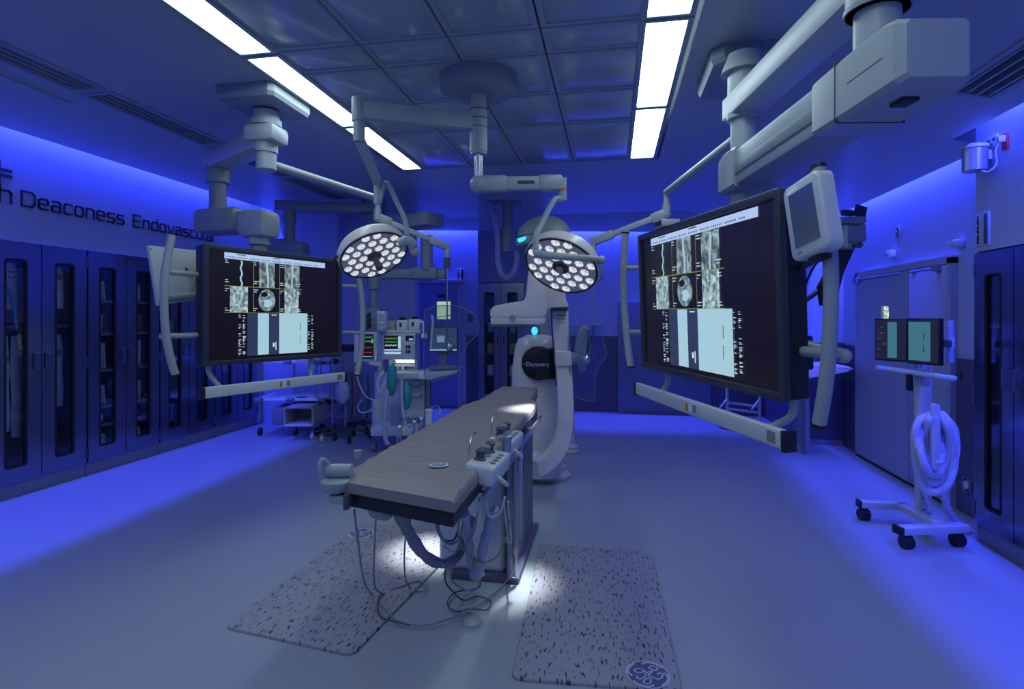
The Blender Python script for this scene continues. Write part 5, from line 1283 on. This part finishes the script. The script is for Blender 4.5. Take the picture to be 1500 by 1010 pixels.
b = M(); b.tube([at(562, 545, d=DA - .2), at(556, 552, d=DA - .25), at(553, 562, d=DA - .25), at(556, 574, d=DA - .25), at(562, 570, d=DA - .25), at(566, 555, d=DA - .25), at(572, 540, d=DA - .2), at(572, 528, d=DA - .15)], .016, 8, 6); b.build('breathing_hose', PALE, t)
# things on the shelf
for k, (x0, y0, x1, y1, mt, lb) in enumerate(((580, 469, 597, 484, PALE, 'left pale vaporiser on the top shelf of the anaesthesia machine'), (598, 468, 615, 484, PALE, 'right pale vaporiser on the top shelf of the anaesthesia machine'))):
    v_ = thing('vaporizer', lb, 'vaporiser', at((x0 + x1) / 2, y1, d=DA))
    b = M(); pbox(b, x0, y0, x1, y1, DA - .05, .2, .015); b.build('body', mt, v_)
    b = M(); q = at((x0 + x1) / 2 + 1, y0, d=DA + .04); b.cyl(q, q + V((0, 0, .03)), .035, n=16); b.build('dial', BLACK, v_)
    b = M(); pbox(b, x0 + 5, y0 + 4, x0 + 8, y0 + 10, DA - .06, .01, .002); b.build('gauge', BLACK, v_)
b = M(); pbox(b, 564, 470, 579, 484, DA, .2, .008); put(b, 'equipment_box', BEIGE, 'beige box on the anaesthesia machine shelf left of the vaporisers', 'box')
v_ = thing('module_stack', 'tall striped pale blue module stack on the left of the anaesthesia shelf', 'module', at(557, 484, d=DA - .2))
b = M(); pbox(b, 552, 456, 563.5, 485, DA - .22, .15, .006); b.build('housing', PALE, v_)
for k in range(4):
    b = M(); pbox(b, 553, 458 + 6.6 * k, 562.5, 463 + 6.6 * k, DA - .235, .02, .003); b.build('module', PAPER2, v_)
# patient monitor
v_ = thing('patient_monitor', 'white framed patient monitor with green and red traces left of the anaesthesia machine', 'monitor', at(533, 531, d=5.95))
b = M(); pplate(b, pround([(519, 487), (550, 487), (549, 529), (518, 532)], 2), 5.9, .09, .008); b.build('housing', WHITE, v_)
scr(v_, 526, 490, 547, 526, 5.893); wave(v_, 527, 545, 495, 5.885, SGREEN); wave(v_, 527, 545, 501, 5.885, SGREEN, 1.5); wave(v_, 527, 545, 510, 5.885, SREDT, 1.5); wave(v_, 527, 545, 517, 5.885, SREDT, 1); wave(v_, 527, 545, 523, 5.885, SCYAN, .8)
b = M(); pbox(b, 544, 497, 546.5, 503, 5.885, .002); b.build('readout', SGREEN, v_)
b = M(); b.bar(at(538, 530, d=6.0), at(556, 534, d=DA), .04, .05); b.build('arm', PALE, v_)
# green breathing bags
for k, (x, y, rx, ry, lb) in enumerate(((574, 556, 7.5, 25, 'larger teal breathing bag hanging in front of the anaesthesia machine'), (596, 581, 6.5, 20, 'smaller teal breathing bag hanging lower beside the drawers'))):
    b = M(); c = at(x, y, d=5.9); b.lathe([(.012, ry * 1.12)] + [(rx * math.cos(R(a)) * (1 + .04 * math.sin(a)), ry * math.sin(R(a))) for a in range(75, -91, -15)], Matrix.Translation(c) @ Matrix.Scale(5.9 / F, 4), 20)
    # first ring radius is in the same pixel units
    put(b, 'breathing_bag', TEAL, lb, 'breathing bag')
def hose(pts, r, mt, name, label, cat='hose'):
    b = M(); b.tube([at(x, y, d=d) for x, y, d in pts], r, 10, 7); return tag(b.build(name, mt, ang=70), label, cat)
LBL = mat('pale blue hose', (.40, .46, .62), .45)
hose([(577, 530, 6.0), (573, 532, 5.9), (572, 538, 5.9)], .022, PALE, 'bag_mount', 'pale elbow fitting above the larger teal bag', 'fitting')
hose([(567, 572, 5.85), (565, 590, 5.8), (563, 615, 5.75), (564, 640, 5.7), (568, 652, 5.7)], .024, LBL, 'corrugated_hose', 'thick pale blue hose dropping to the floor left of the teal bags')
hose([(589, 556, 5.9), (588, 575, 5.85), (590, 600, 5.8), (594, 622, 5.75)], .018, LBL, 'corrugated_hose', 'pale blue hose hanging between the two teal bags')
hose([(520, 535, 6.2), (525, 560, 6.2), (535, 580, 6.2), (548, 588, 6.2), (545, 600, 6.2), (530, 605, 6.2), (524, 596, 6.2), (530, 586, 6.2)], .008, PALE, 'cable', 'thin pale cable looping below the patient monitor', 'cable')
b = M(); q = at(629, 480, d=6.0); b.tube([at(615, 472, d=6.1), at(620, 473, d=6.1), at(621, 490, d=6.1)], .012, 8, 4); pbox(b, 617, 489, 625, 496, 6.05, .06, .006); put(b, 'sensor_arm', PALE, 'small bent pale arm right of the vaporisers', 'arm')

# desktop computer
t = thing('computer_monitor', 'black computer monitor with a small bright window at the back left', 'monitor', at(650, 545, d=6.4))
b = M(); pplate(b, pround([(628, 478), (671, 478), (671, 517), (628, 516)], 1.5), 6.2, .05, .006); b.build('housing', BLACK, t)
scr(t, 630, 480.5, 669, 512.5, 6.194, [('desktop', (630, 480.5, 669, 512), emit('dim desktop', (.03, .055, .13), 1.0)), ('open_window', (640, 492, 651, 502), SPALE), ('taskbar', (630, 512, 669, 514), SHEAD)])
b = M(); pplate(b, [(642, 517), (655, 517), (653, 537), (658, 541), (636, 541), (643, 536)], 6.25, .1); b.build('stand', GREYP, t)
b = M(); pbox(b, 628, 537, 669, 542, 6.0, .2, .01); put(b, 'keyboard', GREYP, 'grey keyboard in front of the black computer monitor', 'keyboard')
b = M(); pplate(b, pround([(612, 547), (672, 543), (670, 547), (630, 557), (614, 556)], 2), 5.95, .6, .008); put(b, 'work_shelf', PALE, 'pale shelf carrying the keyboard and computer monitor', 'shelf')
b = M(); pbox(b, 624, 556, 630, 659, 6.3, .1); put(b, 'shelf_post', STEEL_D, 'upright post under the computer shelf', 'post')
hose([(632, 462, 6.1), (634, 470, 6.1), (633, 490, 6.1), (631, 512, 6.1)], .014, PALE, 'probe_holder', 'slim pale probe hanging left of the computer monitor', 'probe')

# ------------------------------------------------------------------ poles and trolleys
def pole_stand(px, py, d_off, ztop, label, nleg=5, r=.30, mt=STEEL_D, hooks=True, ped=DARKG):
    q = at(px, py, z=0); t = thing('iv_pole', label, 'pole', (q.x, q.y, 0))
    b = M(); b.cyl((q.x, q.y, .10), (q.x, q.y, ztop), .013, n=12); b.build('pole', STEEL, t)
    b = M(); b.cyl((q.x, q.y, .08), (q.x, q.y, .16), .04, n=16); b.build('hub', ped, t)
    for k in range(nleg):
        a = 2 * math.pi * k / nleg + .3; e = V((q.x + r * math.cos(a), q.y + r * math.sin(a), .085))
        b = M(); b.tube([(q.x, q.y, .12), e], .014, 8); g = b.build('leg', ped, t)
        b = M(); b.cyl(V((e.x, e.y, .038)) - RV * .015, V((e.x, e.y, .038)) + RV * .015, .037, n=14); b.cyl((e.x, e.y, .07), (e.x, e.y, .10), .012, n=8); b.build('caster', PALE if k % 2 else BLACK, g)
    if hooks:
        b = M(); b.tube([(q.x - .12, q.y, ztop + .02), (q.x - .1, q.y, ztop - .02), (q.x, q.y, ztop), (q.x + .1, q.y, ztop - .02), (q.x + .12, q.y, ztop + .02)], .006, 7, 4); b.build('hook', CHROME, t)
    return t, q
t, q = pole_stand(506, 643, 0, 1.12, 'short wheeled pole standing right of the large left display bar')
b = M(); b.box((q.x, q.y, 1.12), (.22, .08, .09), bev=.01); b.build('clamp_head', BLACK, t)
t, q2_ = pole_stand(487, 640, 0, 1.35, 'second wheeled pole with a hanging bag behind the short one', r=.26)
t, q3_ = pole_stand(532, 632, 0, 1.2, 'third wheeled pole beside the anaesthesia machine', r=.25)
b = M(); b.ball(at(502, 575, d=6.88), .12, .8, .5, 1.25, 18); put(b, 'wrapped_tubing', mat('plastic bag', (.45, .5, .62), .3, bump=(14, 1.0, (1, 1, 1))), 'clear plastic bag of tubing hanging on the poles right of the display bar', 'bag')
for k, (x, y0, y1, mt) in enumerate(((515, 545, 615, mat('maroon tubing', (.12, .03, .08), .5)), (522, 540, 618, CABD), (528, 545, 610, STEEL_D), (538, 548, 612, CABD))):
    hose([(x, y0, 6.8), (x + 2, (y0 + y1) / 2, 6.8), (x - 1, y1, 6.8)], .014, mt, 'hanging_tube', f'dark tube hanging among the poles, {nth[k]} from the left', 'tube')

# shelf trolley
dT = 7.1
t = thing('equipment_trolley', 'pale two shelf trolley under the large left display', 'trolley', at(425, 615, z=0))
for (x0, x1, y, ) in ((374, 468, 531), (376, 474, 586)):
    A = at(x0, y, d=dT); B_ = at(x1, y - 2, d=dT); c = (A + B_) / 2; c.z = (A.z + B_.z) / 2
    b = M(); b.box((0, 0, 0), ((B_ - A).dot(RV), .55, .035), frame(c + FV * .2, RV, FV), bev=.012); g = b.build('shelf', PALE, t)
    for x in (x0 + 3, (x0 + x1) / 2, x1 - 3):
        b = M(); q = at(x, y, d=dT - .1); b.cyl(q - RV * .04, q + RV * .04, .03, n=14); b.build('corner_bumper', GREYP, g)
for x in (381, 431, 464):
    b = M(); cylpx(b, x, 528, 615, dT + (0 if x != 431 else .4), 1.4, 10); b.build('upright', STEEL, t)
for x, y in ((381, 618), (464, 618), (433, 612)):
    q = at(x, y, d=dT); b = M(); b.cyl(V((q.x, q.y, .05)) - RV * .015, V((q.x, q.y, .05)) + RV * .015, .05, n=16); b.build('caster', BLACK, t)
b = M(); pbox(b, 432, 583, 446, 586, dT - .05, .12, .004); put(b, 'remote_control', DARKG, 'small dark device lying on the lower trolley shelf', 'device')
t = thing('open_box', 'open beige shelf box standing on the floor under the trolley', 'box', at(430, 625, z=0))
x0, y0, x1, y1 = 415, 597, 459, 625; d_ = 6.75
b = M(); pbox(b, x0, y0, x0 + 2.5, y1, d_, .5); pbox(b, x1 - 2.5, y0, x1, y1, d_, .5); pbox(b, x0, y0, x1, y0 + 2, d_, .5); b.build('box_frame', BEIGE, t)
b = M(); pbox(b, x0, y1 - 3, x1, y1, d_, .5); b.build('box_floor', PALE, t)
b = M(); pbox(b, x0 + 2, y0 + 2, x1 - 2, y1 - 3, d_ + .48, .02); b.build('box_back', BEIGE, t)
b = M(); pbox(b, 398, 598, 414, 623, 7.0, .4, .005); put(b, 'side_cabinet', CARD, 'dark blue cabinet standing left of the open beige box', 'cabinet')
# wire rack
t = thing('wire_rack', 'thin wire rack of hanging leads behind the display bar', 'rack', at(488, 620, z=0))
for x in (470, 484, 492, 519):
    b = M(); cylpx(b, x, 530, 614, 7.35, 1.2, 8); b.build('upright', LILAC, t)
for y in (534, 582, 608):
    b = M(); A, B_ = at(468, y, d=7.35), at(521, y, d=7.35); b.bar(A, B_, .3, .015); b.build('shelf', LILAC, t)
for x in (472, 518):
    q = at(x, 620, d=7.35); b = M(); b.ball((q.x, q.y, .05), .05); b.build('caster', BLACK, t)
b = M(); pbox(b, 468, 584, 486, 593, 7.25, .25, .01); put(b, 'dark_case', BLACK, 'black case on the lower shelf of the wire rack', 'case')
for k, x in enumerate((472, 480, 490)):
    b = M(); b.ball(at(x, 529, d=7.3), .05, 1.3, 1, .7); put(b, 'lead_bundle', [CABD, LILAC, BLACK][k], f'{["dark", "pale", "black"][k]} bundle on top of the wire rack', 'bundle')

# ------------------------------------------------------------------ back panel of the left touch screen
t = thing('touch_panel', 'white touch panel seen from behind at the left edge of the large left display', 'touch panel', at(255, 405, d=3.75))
o = at(255, 405, d=3.75); xdir = (at(300, 405, d=3.95) - at(215, 405, d=3.62)); m = frame(o, xdir, UV)
P = [plane_pt(m, *q) for q in ((214, 360), (300, 369), (300, 437), (228, 448))]
b = M(m); ring = []
pp_ = [(p.x, p.y) for p in P]
b.plate(pp_[::-1], .03, (), None, bev=.006); g = b.build('back_cover', WHITE, t)
b = M(m)
for p in P: b.cyl((p.x * .93, p.y * .88, .028), (p.x * .93, p.y * .88, .034), .006, n=8)
b.build('screw', GREYP, g)
b = M(m); q = plane_pt(m, 262, 437); b.tube([plane_pt(m, 236, 436, .05), plane_pt(m, 262, 434, .05), plane_pt(m, 300, 430, .05), plane_pt(m, 322, 427, .03)], .022, 10, 3); b.build('mount_tube', PAINT, t)
b = M(m); b.tube([plane_pt(m, 272, 392, .04), plane_pt(m, 276, 398, .05), plane_pt(m, 284, 399, .05), plane_pt(m, 292, 394, .04)], .005, 6, 5); b.build('cable', BLACK, t)
b = M(m); b.tube([plane_pt(m, 281, 402, .05), plane_pt(m, 285, 412, .05), plane_pt(m, 281, 424, .05), plane_pt(m, 292, 428, .05)], .008, 6, 5); b.build('hose', PAINT, t)

# ------------------------------------------------------------------ right touch panel and bracket
t = thing('touch_panel', 'white framed grey touch panel at the upper right corner of the right display', 'touch panel', at(1180, 318, d=1.85))
TL, TR, BR, BL = at(1143, 272, d=2.0), at(1197, 255, d=1.80), at(1214, 370, d=1.76), at(1160, 380, d=1.96)
ex = (TR + BR) - (TL + BL); ey = (TL + TR) - (BL + BR); o = (TL + TR + BR + BL) / 4; ey.normalize(); exn = (ex - ey * ex.dot(ey)); m = Matrix((exn.normalized(), ey, exn.normalized().cross(ey))).transposed().to_4x4(); m.translation = o; w_, h = ex.length / 2, ((TL + TR) - (BL + BR)).length / 2
b = M(m); b.plate(rrect(w_, h, .030, 5), .055, (), Matrix.Translation((0, 0, -.055)), bev=.012); b.build('housing', WHITE, t)
b = M(m); b.box((.004, .004, .001), (w_ * .66, h * .70, .004)); b.build('screen', SGLOW, t)
b = M(m); b.box((-w_ * .22, -h * .41, .001), (.02, .006, .002)); b.build('name_mark', GREYP, t)
b = M(m); b.box((0, -h / 2 - .008, -.035), (.07, .02, .04), bev=.004); b.build('foot', BLACK, t)
b = M(); q = m @ V((0, -h / 2 - .01, -.03)); b.tube([q, at(1166, 400, d=2.15), at(1165, 425, d=2.2), at(1172, 442, d=2.2), at(1186, 436, d=2.2), at(1200, 425, d=2.2)], .010, 8, 6); b.build('hose', DARKG, t)
b = M(); b.tube([at(1205, 376, d=2.0), at(1190, 395, d=2.1), at(1175, 430, d=2.15), at(1163, 462, d=2.2)], .004, 6, 6); b.build('cable', BLACK, t)
dB = 2.15
t = thing('injector_bracket', 'grey bracket box with black flaps behind the right touch panel', 'bracket', at(1243, 335, d=dB))
eqbox(t, 'housing', 1222, 328, 1270, 354, dB, .10, PAINT_G, .006); eqbox(t, 'top_tray', 1216, 317, 1270, 327, dB - .02, .14, PAINT_G, .004)
eqbox(t, 'upright', 1236, 330, 1243, 363, dB - .05, .03, PAINT, .003); eqbox(t, 'crossbar', 1216, 357, 1256, 364, dB - .02, .06, PAINT, .004)
b = M(); pplate(b, [(1249, 316), (1255, 299), (1271, 304), (1268, 318)], dB, .006); b.build('black_flap', BLACK, t)
b = M(); pplate(b, [(1232, 316), (1233, 307), (1250, 308), (1249, 317)], dB + .02, .006); b.build('black_flap', DARKG, t)
b = M(); pplate(b, [(1219, 364), (1252, 364), (1236, 400), (1228, 432), (1204, 448), (1200, 420), (1214, 395)], dB + .03, .02); b.build('black_shroud', BLACK, t)
b = M(); b.cyl(at(1250, 361, d=dB - .03), at(1260, 359, d=dB - .03), .010, n=12); b.ball(at(1259, 359, d=dB - .03), .012); b.build('knob', DARKG, t)
b = M(); pplate(b, [(1200, 300), (1222, 298), (1222, 302), (1206, 305)], dB - .1, .01); b.build('latch', BLACK, t)
b = M(); b.bar(at(1218, 345, d=dB + .05), at(1175, 345, d=dB + .15), .04, .05); b.build('arm', PAINT_G, t)
# wall column glimpsed between the display and the handle
b = M(); pbox(b, 1167, 405, 1183, 652.5, 6.56, .08, .01); put(b, 'tall_equipment_cabinet', CARD, 'tall blue grey cabinet in the back right corner behind the large right display', 'cabinet')
# white counter at the back right
t = thing('white_counter', 'pale counter shelf in the back right corner beside the double door', 'counter', at(1215, 540, d=6.1))
b = M(); pplate(b, pround([(1176, 535), (1240, 536), (1252, 541), (1240, 546), (1178, 556)], 2), 5.9, .5, .01); b.build('counter_top', PAPER, t)
b = M(); pbox(b, 1180, 552, 1186, 666, 6.1, .1); b.build('support', CARD, t)
# small A-frame stand
t = thing('folding_stand', 'small white frame stand on the floor behind the large right display', 'stand', at(1090, 620, z=0))
dS = 7.55
for x in (1065, 1113):
    b = M(); b.tube([at(x, 560 + (x - 1065) * .1, d=dS), at(x, 624, d=dS)], .02, 8); b.build('post', WHITE, t)
    b = M(); b.tube([at(x, 585, d=dS), at(x - 12, 600, d=dS - .1)], .013, 8); b.build('brace', WHITE, t)
for y in (593, 602, 612):
    b = M(); b.bar(at(1065, y - 3, d=dS), at(1113, y + 3, d=dS), .03, .03); b.build('crossbar', WHITE, t)
b = M(); b.bar(at(1055, 624, d=dS), at(1136, 626, d=dS), .15, .03); b.build('base', WHITE, t)

# ------------------------------------------------------------------ monitor cart with hoses
t = thing('monitor_cart', 'white wheeled cart with two dark screens in front of the right double door', 'monitor cart', at(1350, 757, z=.0))
def fl(px, py, z): return at(px, py, z=z)
b = M(); L1a, L1b = fl(1258, 738, .12), fl(1330, 742, .12); b.bar(L1a, L1b, .07, .05, bev=.008); b.bar(L1b - (L1b - L1a).normalized() * .05, fl(1378, 772, .12), .07, .05, bev=.008); b.build('base_frame', WHITE, t)
b = M(); L2a, L2b = fl(1316, 777, .12), fl(1414, 773, .12); b.bar(L2a, L2b, .08, .05, bev=.008); b.build('base_bar', WHITE, t)
for p_, q_ in ((L1a, L1b), (L2a, L2b)):
    b = M(); u = (q_ - p_).normalized(); b.bar(p_ - u * .008, p_ + u * .008, .074 if p_ is L1a else .084, .054); b.build('end_cap', BLACK, t)
for p_ in (L1a + (L1b - L1a) * .1, L2a + (L2b - L2a) * .12, L2a + (L2b - L2a) * .88):
    b = M(); b.cyl(V((p_.x, p_.y, .042)) - RV * .03, V((p_.x, p_.y, .042)) + RV * .03, .042, n=18); b.box((p_.x, p_.y, .08), (.04, .05, .04)); b.build('caster', BLACK, t)
cb = fl(1352, 757, .10); cc = V((cb.x, cb.y, 0))
b = M(); m = frame((cc.x, cc.y, .78), RV, FV); b.box((0, 0, 0), (.085, .06, 1.32), m, bev=.006); b.build('column', WHITE, t)
for z in (.12, .16, .24, .28):
    b = M(m); 
    for s_ in (-.02, .02): b.cyl((s_, -.031, z - .78), (s_, -.036, z - .78), .006, n=8)
    b.build('bolt', DARKG, t)
b = M(m); b.box((-.01, -.034, .33), (.06, .008, .16)); b.build('label_plate', BEIGE, t)
SB = emit('blue screen frame', (.008, .006, .04), 1.0)
TEALS = emit('teal screen area', (.045, .16, .22), 1.0); TEALD = emit('dark screen panel', (.012, .012, .035), 1.0)
TLc, TRc, BRc, BLc = at(1281, 467, d=4.15), at(1329, 467, d=3.92), at(1329, 531, d=3.92), at(1281, 528, d=4.15)
def small_screen(tl_, tr_, br_, bl_, boxes, name, marks):
    ex = (tr_ + br_) - (tl_ + bl_); ey = (tl_ + tr_) - (bl_ + br_); ex.z = 0; o = (tl_ + tr_ + br_ + bl_) / 4; m = frame(o, ex, UV); w_, h = ex.length / 2, ey.length / 2
    b = M(m); b.box((0, 0, -.02), (w_, h, .04), bev=.005); d_ = b.build(name, BLACK, t)
    b = M(m); b.box((0, 0, .001), (w_ * .94, h * .92, .002)); s_ = b.build('screen', TEALD, d_)
    def rct(nm, q, mt, z=.0025):
        b = M(m); b.box(((q[0] + q[2]) / 2 * w_ - w_ / 2, h / 2 - (q[1] + q[3]) / 2 * h, z), ((q[2] - q[0]) * w_, (q[3] - q[1]) * h, .0006)); b.build(nm, mt, s_)
    for q in boxes: rct('xray_view', q, TEALS)
    for q in marks: rct('marker_bar', q, SDARK, .0035)
    rr = random.Random(9)
    for k in range(5): a0 = rr.uniform(.08, .3); y_ = .2 + .13 * k; rct('screen_text', (a0, y_, a0 + .12, y_ + .02), emit('dim text', (.06, .07, .16), 1) if k == 0 else bpy.data.materials['dim text'])
    return m, w_, h
small_screen(TLc, TRc, BRc, BLc, [(.42, .08, .70, .92)], 'left_monitor', [])
m2_ = small_screen(at(1329, 467, d=3.92), at(1376, 466, d=3.70), at(1376, 538, d=3.70), at(1329, 531, d=3.92), [(.05, .08, .74, .92)], 'right_monitor', [(.52, .32, .55, .48), (.52, .58, .55, .74)])
b = M(); b.bar(at(1376, 503, d=3.8), at(1392, 504, d=3.85), .04, .05, bev=.006); b.build('screen_bracket', STEEL_D, t)
b = M(); cylpx(b, 1392, 470, 531, 3.85, 4.5, 16); b.build('side_post', LILAC, t)
b = M(); cylpx(b, 1392, 494, 511, 3.85, 5.5, 16); b.build('post_clamp', WHITE, t)
b = M(); b.tube([at(1284, 539, d=4.1), at(1300, 541, d=4.08), at(1340, 547, d=3.9), at(1397, 555, d=3.68)], .020, 12, 4); b.ball(at(1397, 555, d=3.68), .020); b.build('push_handle', PAPER2, t)
b = M(); b.bar(at(1333, 535, d=3.95), at(1333, 548, d=3.95), .04, .03); pbox(b, 1331, 549, 1338, 573, 3.9, .03, .003); b.build('handle_clamp', BLACK, t)
b = M(); b.bar(at(1350, 545, d=3.9), at(1350, 500, d=4.0), .05, .05); b.build('screen_mast', WHITE, t)
b = M(); b.tube([at(1388, 560, d=3.7), at(1387, 570, d=3.7), at(1391, 572, d=3.7), at(1393, 563, d=3.7)], .005, 6, 4); b.build('hang_ring', GREYP, t)
# paddle hook
b = M(); pplate(b, pround([(1366, 592), (1378, 592), (1378, 690), (1366, 690)], 5), 3.56, .02, .004); b.build('hose_paddle', WHITE, t)
b = M(); b.bar(at(1372, 640, d=3.57), V((cc.x, cc.y, at(1372, 640, d=3.69).z)), .04, .04); b.build('paddle_arm', WHITE, t)
rr = random.Random(11)
names_ = ['outermost', 'second', 'third', 'fourth', 'fifth', 'sixth', 'innermost']
for k in range(7):
    w2 = 31 - 3.4 * k; cx = 1370 + rr.uniform(-1, 1); y0 = 610 - rr.uniform(-3, 3); y1 = 718 - 8 * k + rr.uniform(-4, 4); dd_ = 3.70 + rr.uniform(-.09, .02)
    P = []
    for j in range(26):
        a = 2 * math.pi * j / 26; ex_ = math.copysign(abs(math.sin(a)) ** .8, math.sin(a)); cyy = (y0 + y1) / 2; P.append(at(cx + w2 * ex_ * (1 + .15 * math.cos(a)) + 1.5 * math.sin(3 * a + k), cyy - (y1 - y0) / 2 * math.cos(a) + 2 * math.sin(2 * a + k * 2), d=dd_ + .04 * math.sin(a * 2 + k)))
    b = M(); b.tube(P, lambda q: .024 * (1 + .05 * math.sin(q * 60)), 10, 3, closed=True)
    tag(b.build('hose_loop', HOSE, ang=70), f'white cloth covered hose loop on the cart paddle, {names_[k]} of the coil', 'hose')
hose([(1348, 660, 3.7), (1346, 690, 3.72), (1352, 712, 3.75), (1358, 728, 3.78), (1364, 748, 3.8)], .018, HOSE, 'hose_end', 'white hose end dangling left below the coil on the cart')
hose([(1385, 700, 3.75), (1382, 720, 3.75), (1388, 745, 3.8), (1398, 762, 3.85), (1412, 775, 3.9), (1424, 780, 3.9)], .022, HOSE, 'hose_tail', 'white hose running from the coil down to the floor at the cabinet')
hose([(1340, 650, 3.72), (1342, 680, 3.72), (1350, 705, 3.72), (1362, 716, 3.7)], .015, HOSE, 'hose_end', 'thin twisted white hose at the left side of the coil')
# ------------------------------------------------------------------ groups of repeats
GROUPS = {'steel_cabinet': 'stainless steel glass slot cabinets', 'ceiling_light': 'ceiling lights in two long rows', 'ceiling_vent': 'linear air slots in the ceiling',
 'hanging_packet': 'hanging packets in the left cabinets', 'packet': 'packets on the shelves of the second left cabinet', 'carton': 'small cartons in the cabinets',
 'floor_mat': 'flecked floor mats beside the table', 'wall_display': 'large displays on the ceiling booms', 'ceiling_boom': 'ceiling booms carrying the large displays',
 'suspension_arm': 'thin arms holding clear shields', 'lead_shield': 'clear acrylic shields', 'cable': 'cables hanging from the table', 'cable_sleeve': 'wrapped cable bundles under the table',
 'table_control': 'control boxes on the table rail', 'rail_bracket': 'wire brackets on the left table rail', 'rail_clamp': 'clamp knobs on the left table rail', 'service_boom': 'service booms at the back left',
 'vaporizer': 'vaporisers on the anaesthesia machine', 'breathing_bag': 'teal breathing bags', 'corrugated_hose': 'pale blue hoses at the anaesthesia machine', 'iv_pole': 'wheeled poles behind the display bar',
 'hanging_tube': 'dark tubes hanging among the poles', 'lead_bundle': 'bundles on the wire rack', 'hose_loop': 'white hose coil on the monitor cart', 'hose_end': 'loose hose ends at the coil', 'ring_binder': 'binders in the right cabinet',
 'wall_outlet': 'red outlets on the right wainscot', 'wall_switch': 'wall control plates', 'wall_intercom': 'wall panels with dark slots', 'touch_panel': 'touch panels beside the large displays',
 'storage_bin': 'bins in the second left cabinet', 'storage_pouch': 'pouches in the second left cabinet'}
bases = {}
for o in list(sc.objects):
    if o.parent is None and 'label' in o.keys():
        bases.setdefault(o.name.split('.')[0], []).append(o)
for k_, v_ in bases.items():
    if len(v_) > 1 and k_ in GROUPS:
        for o in v_: o['group'] = GROUPS[k_]
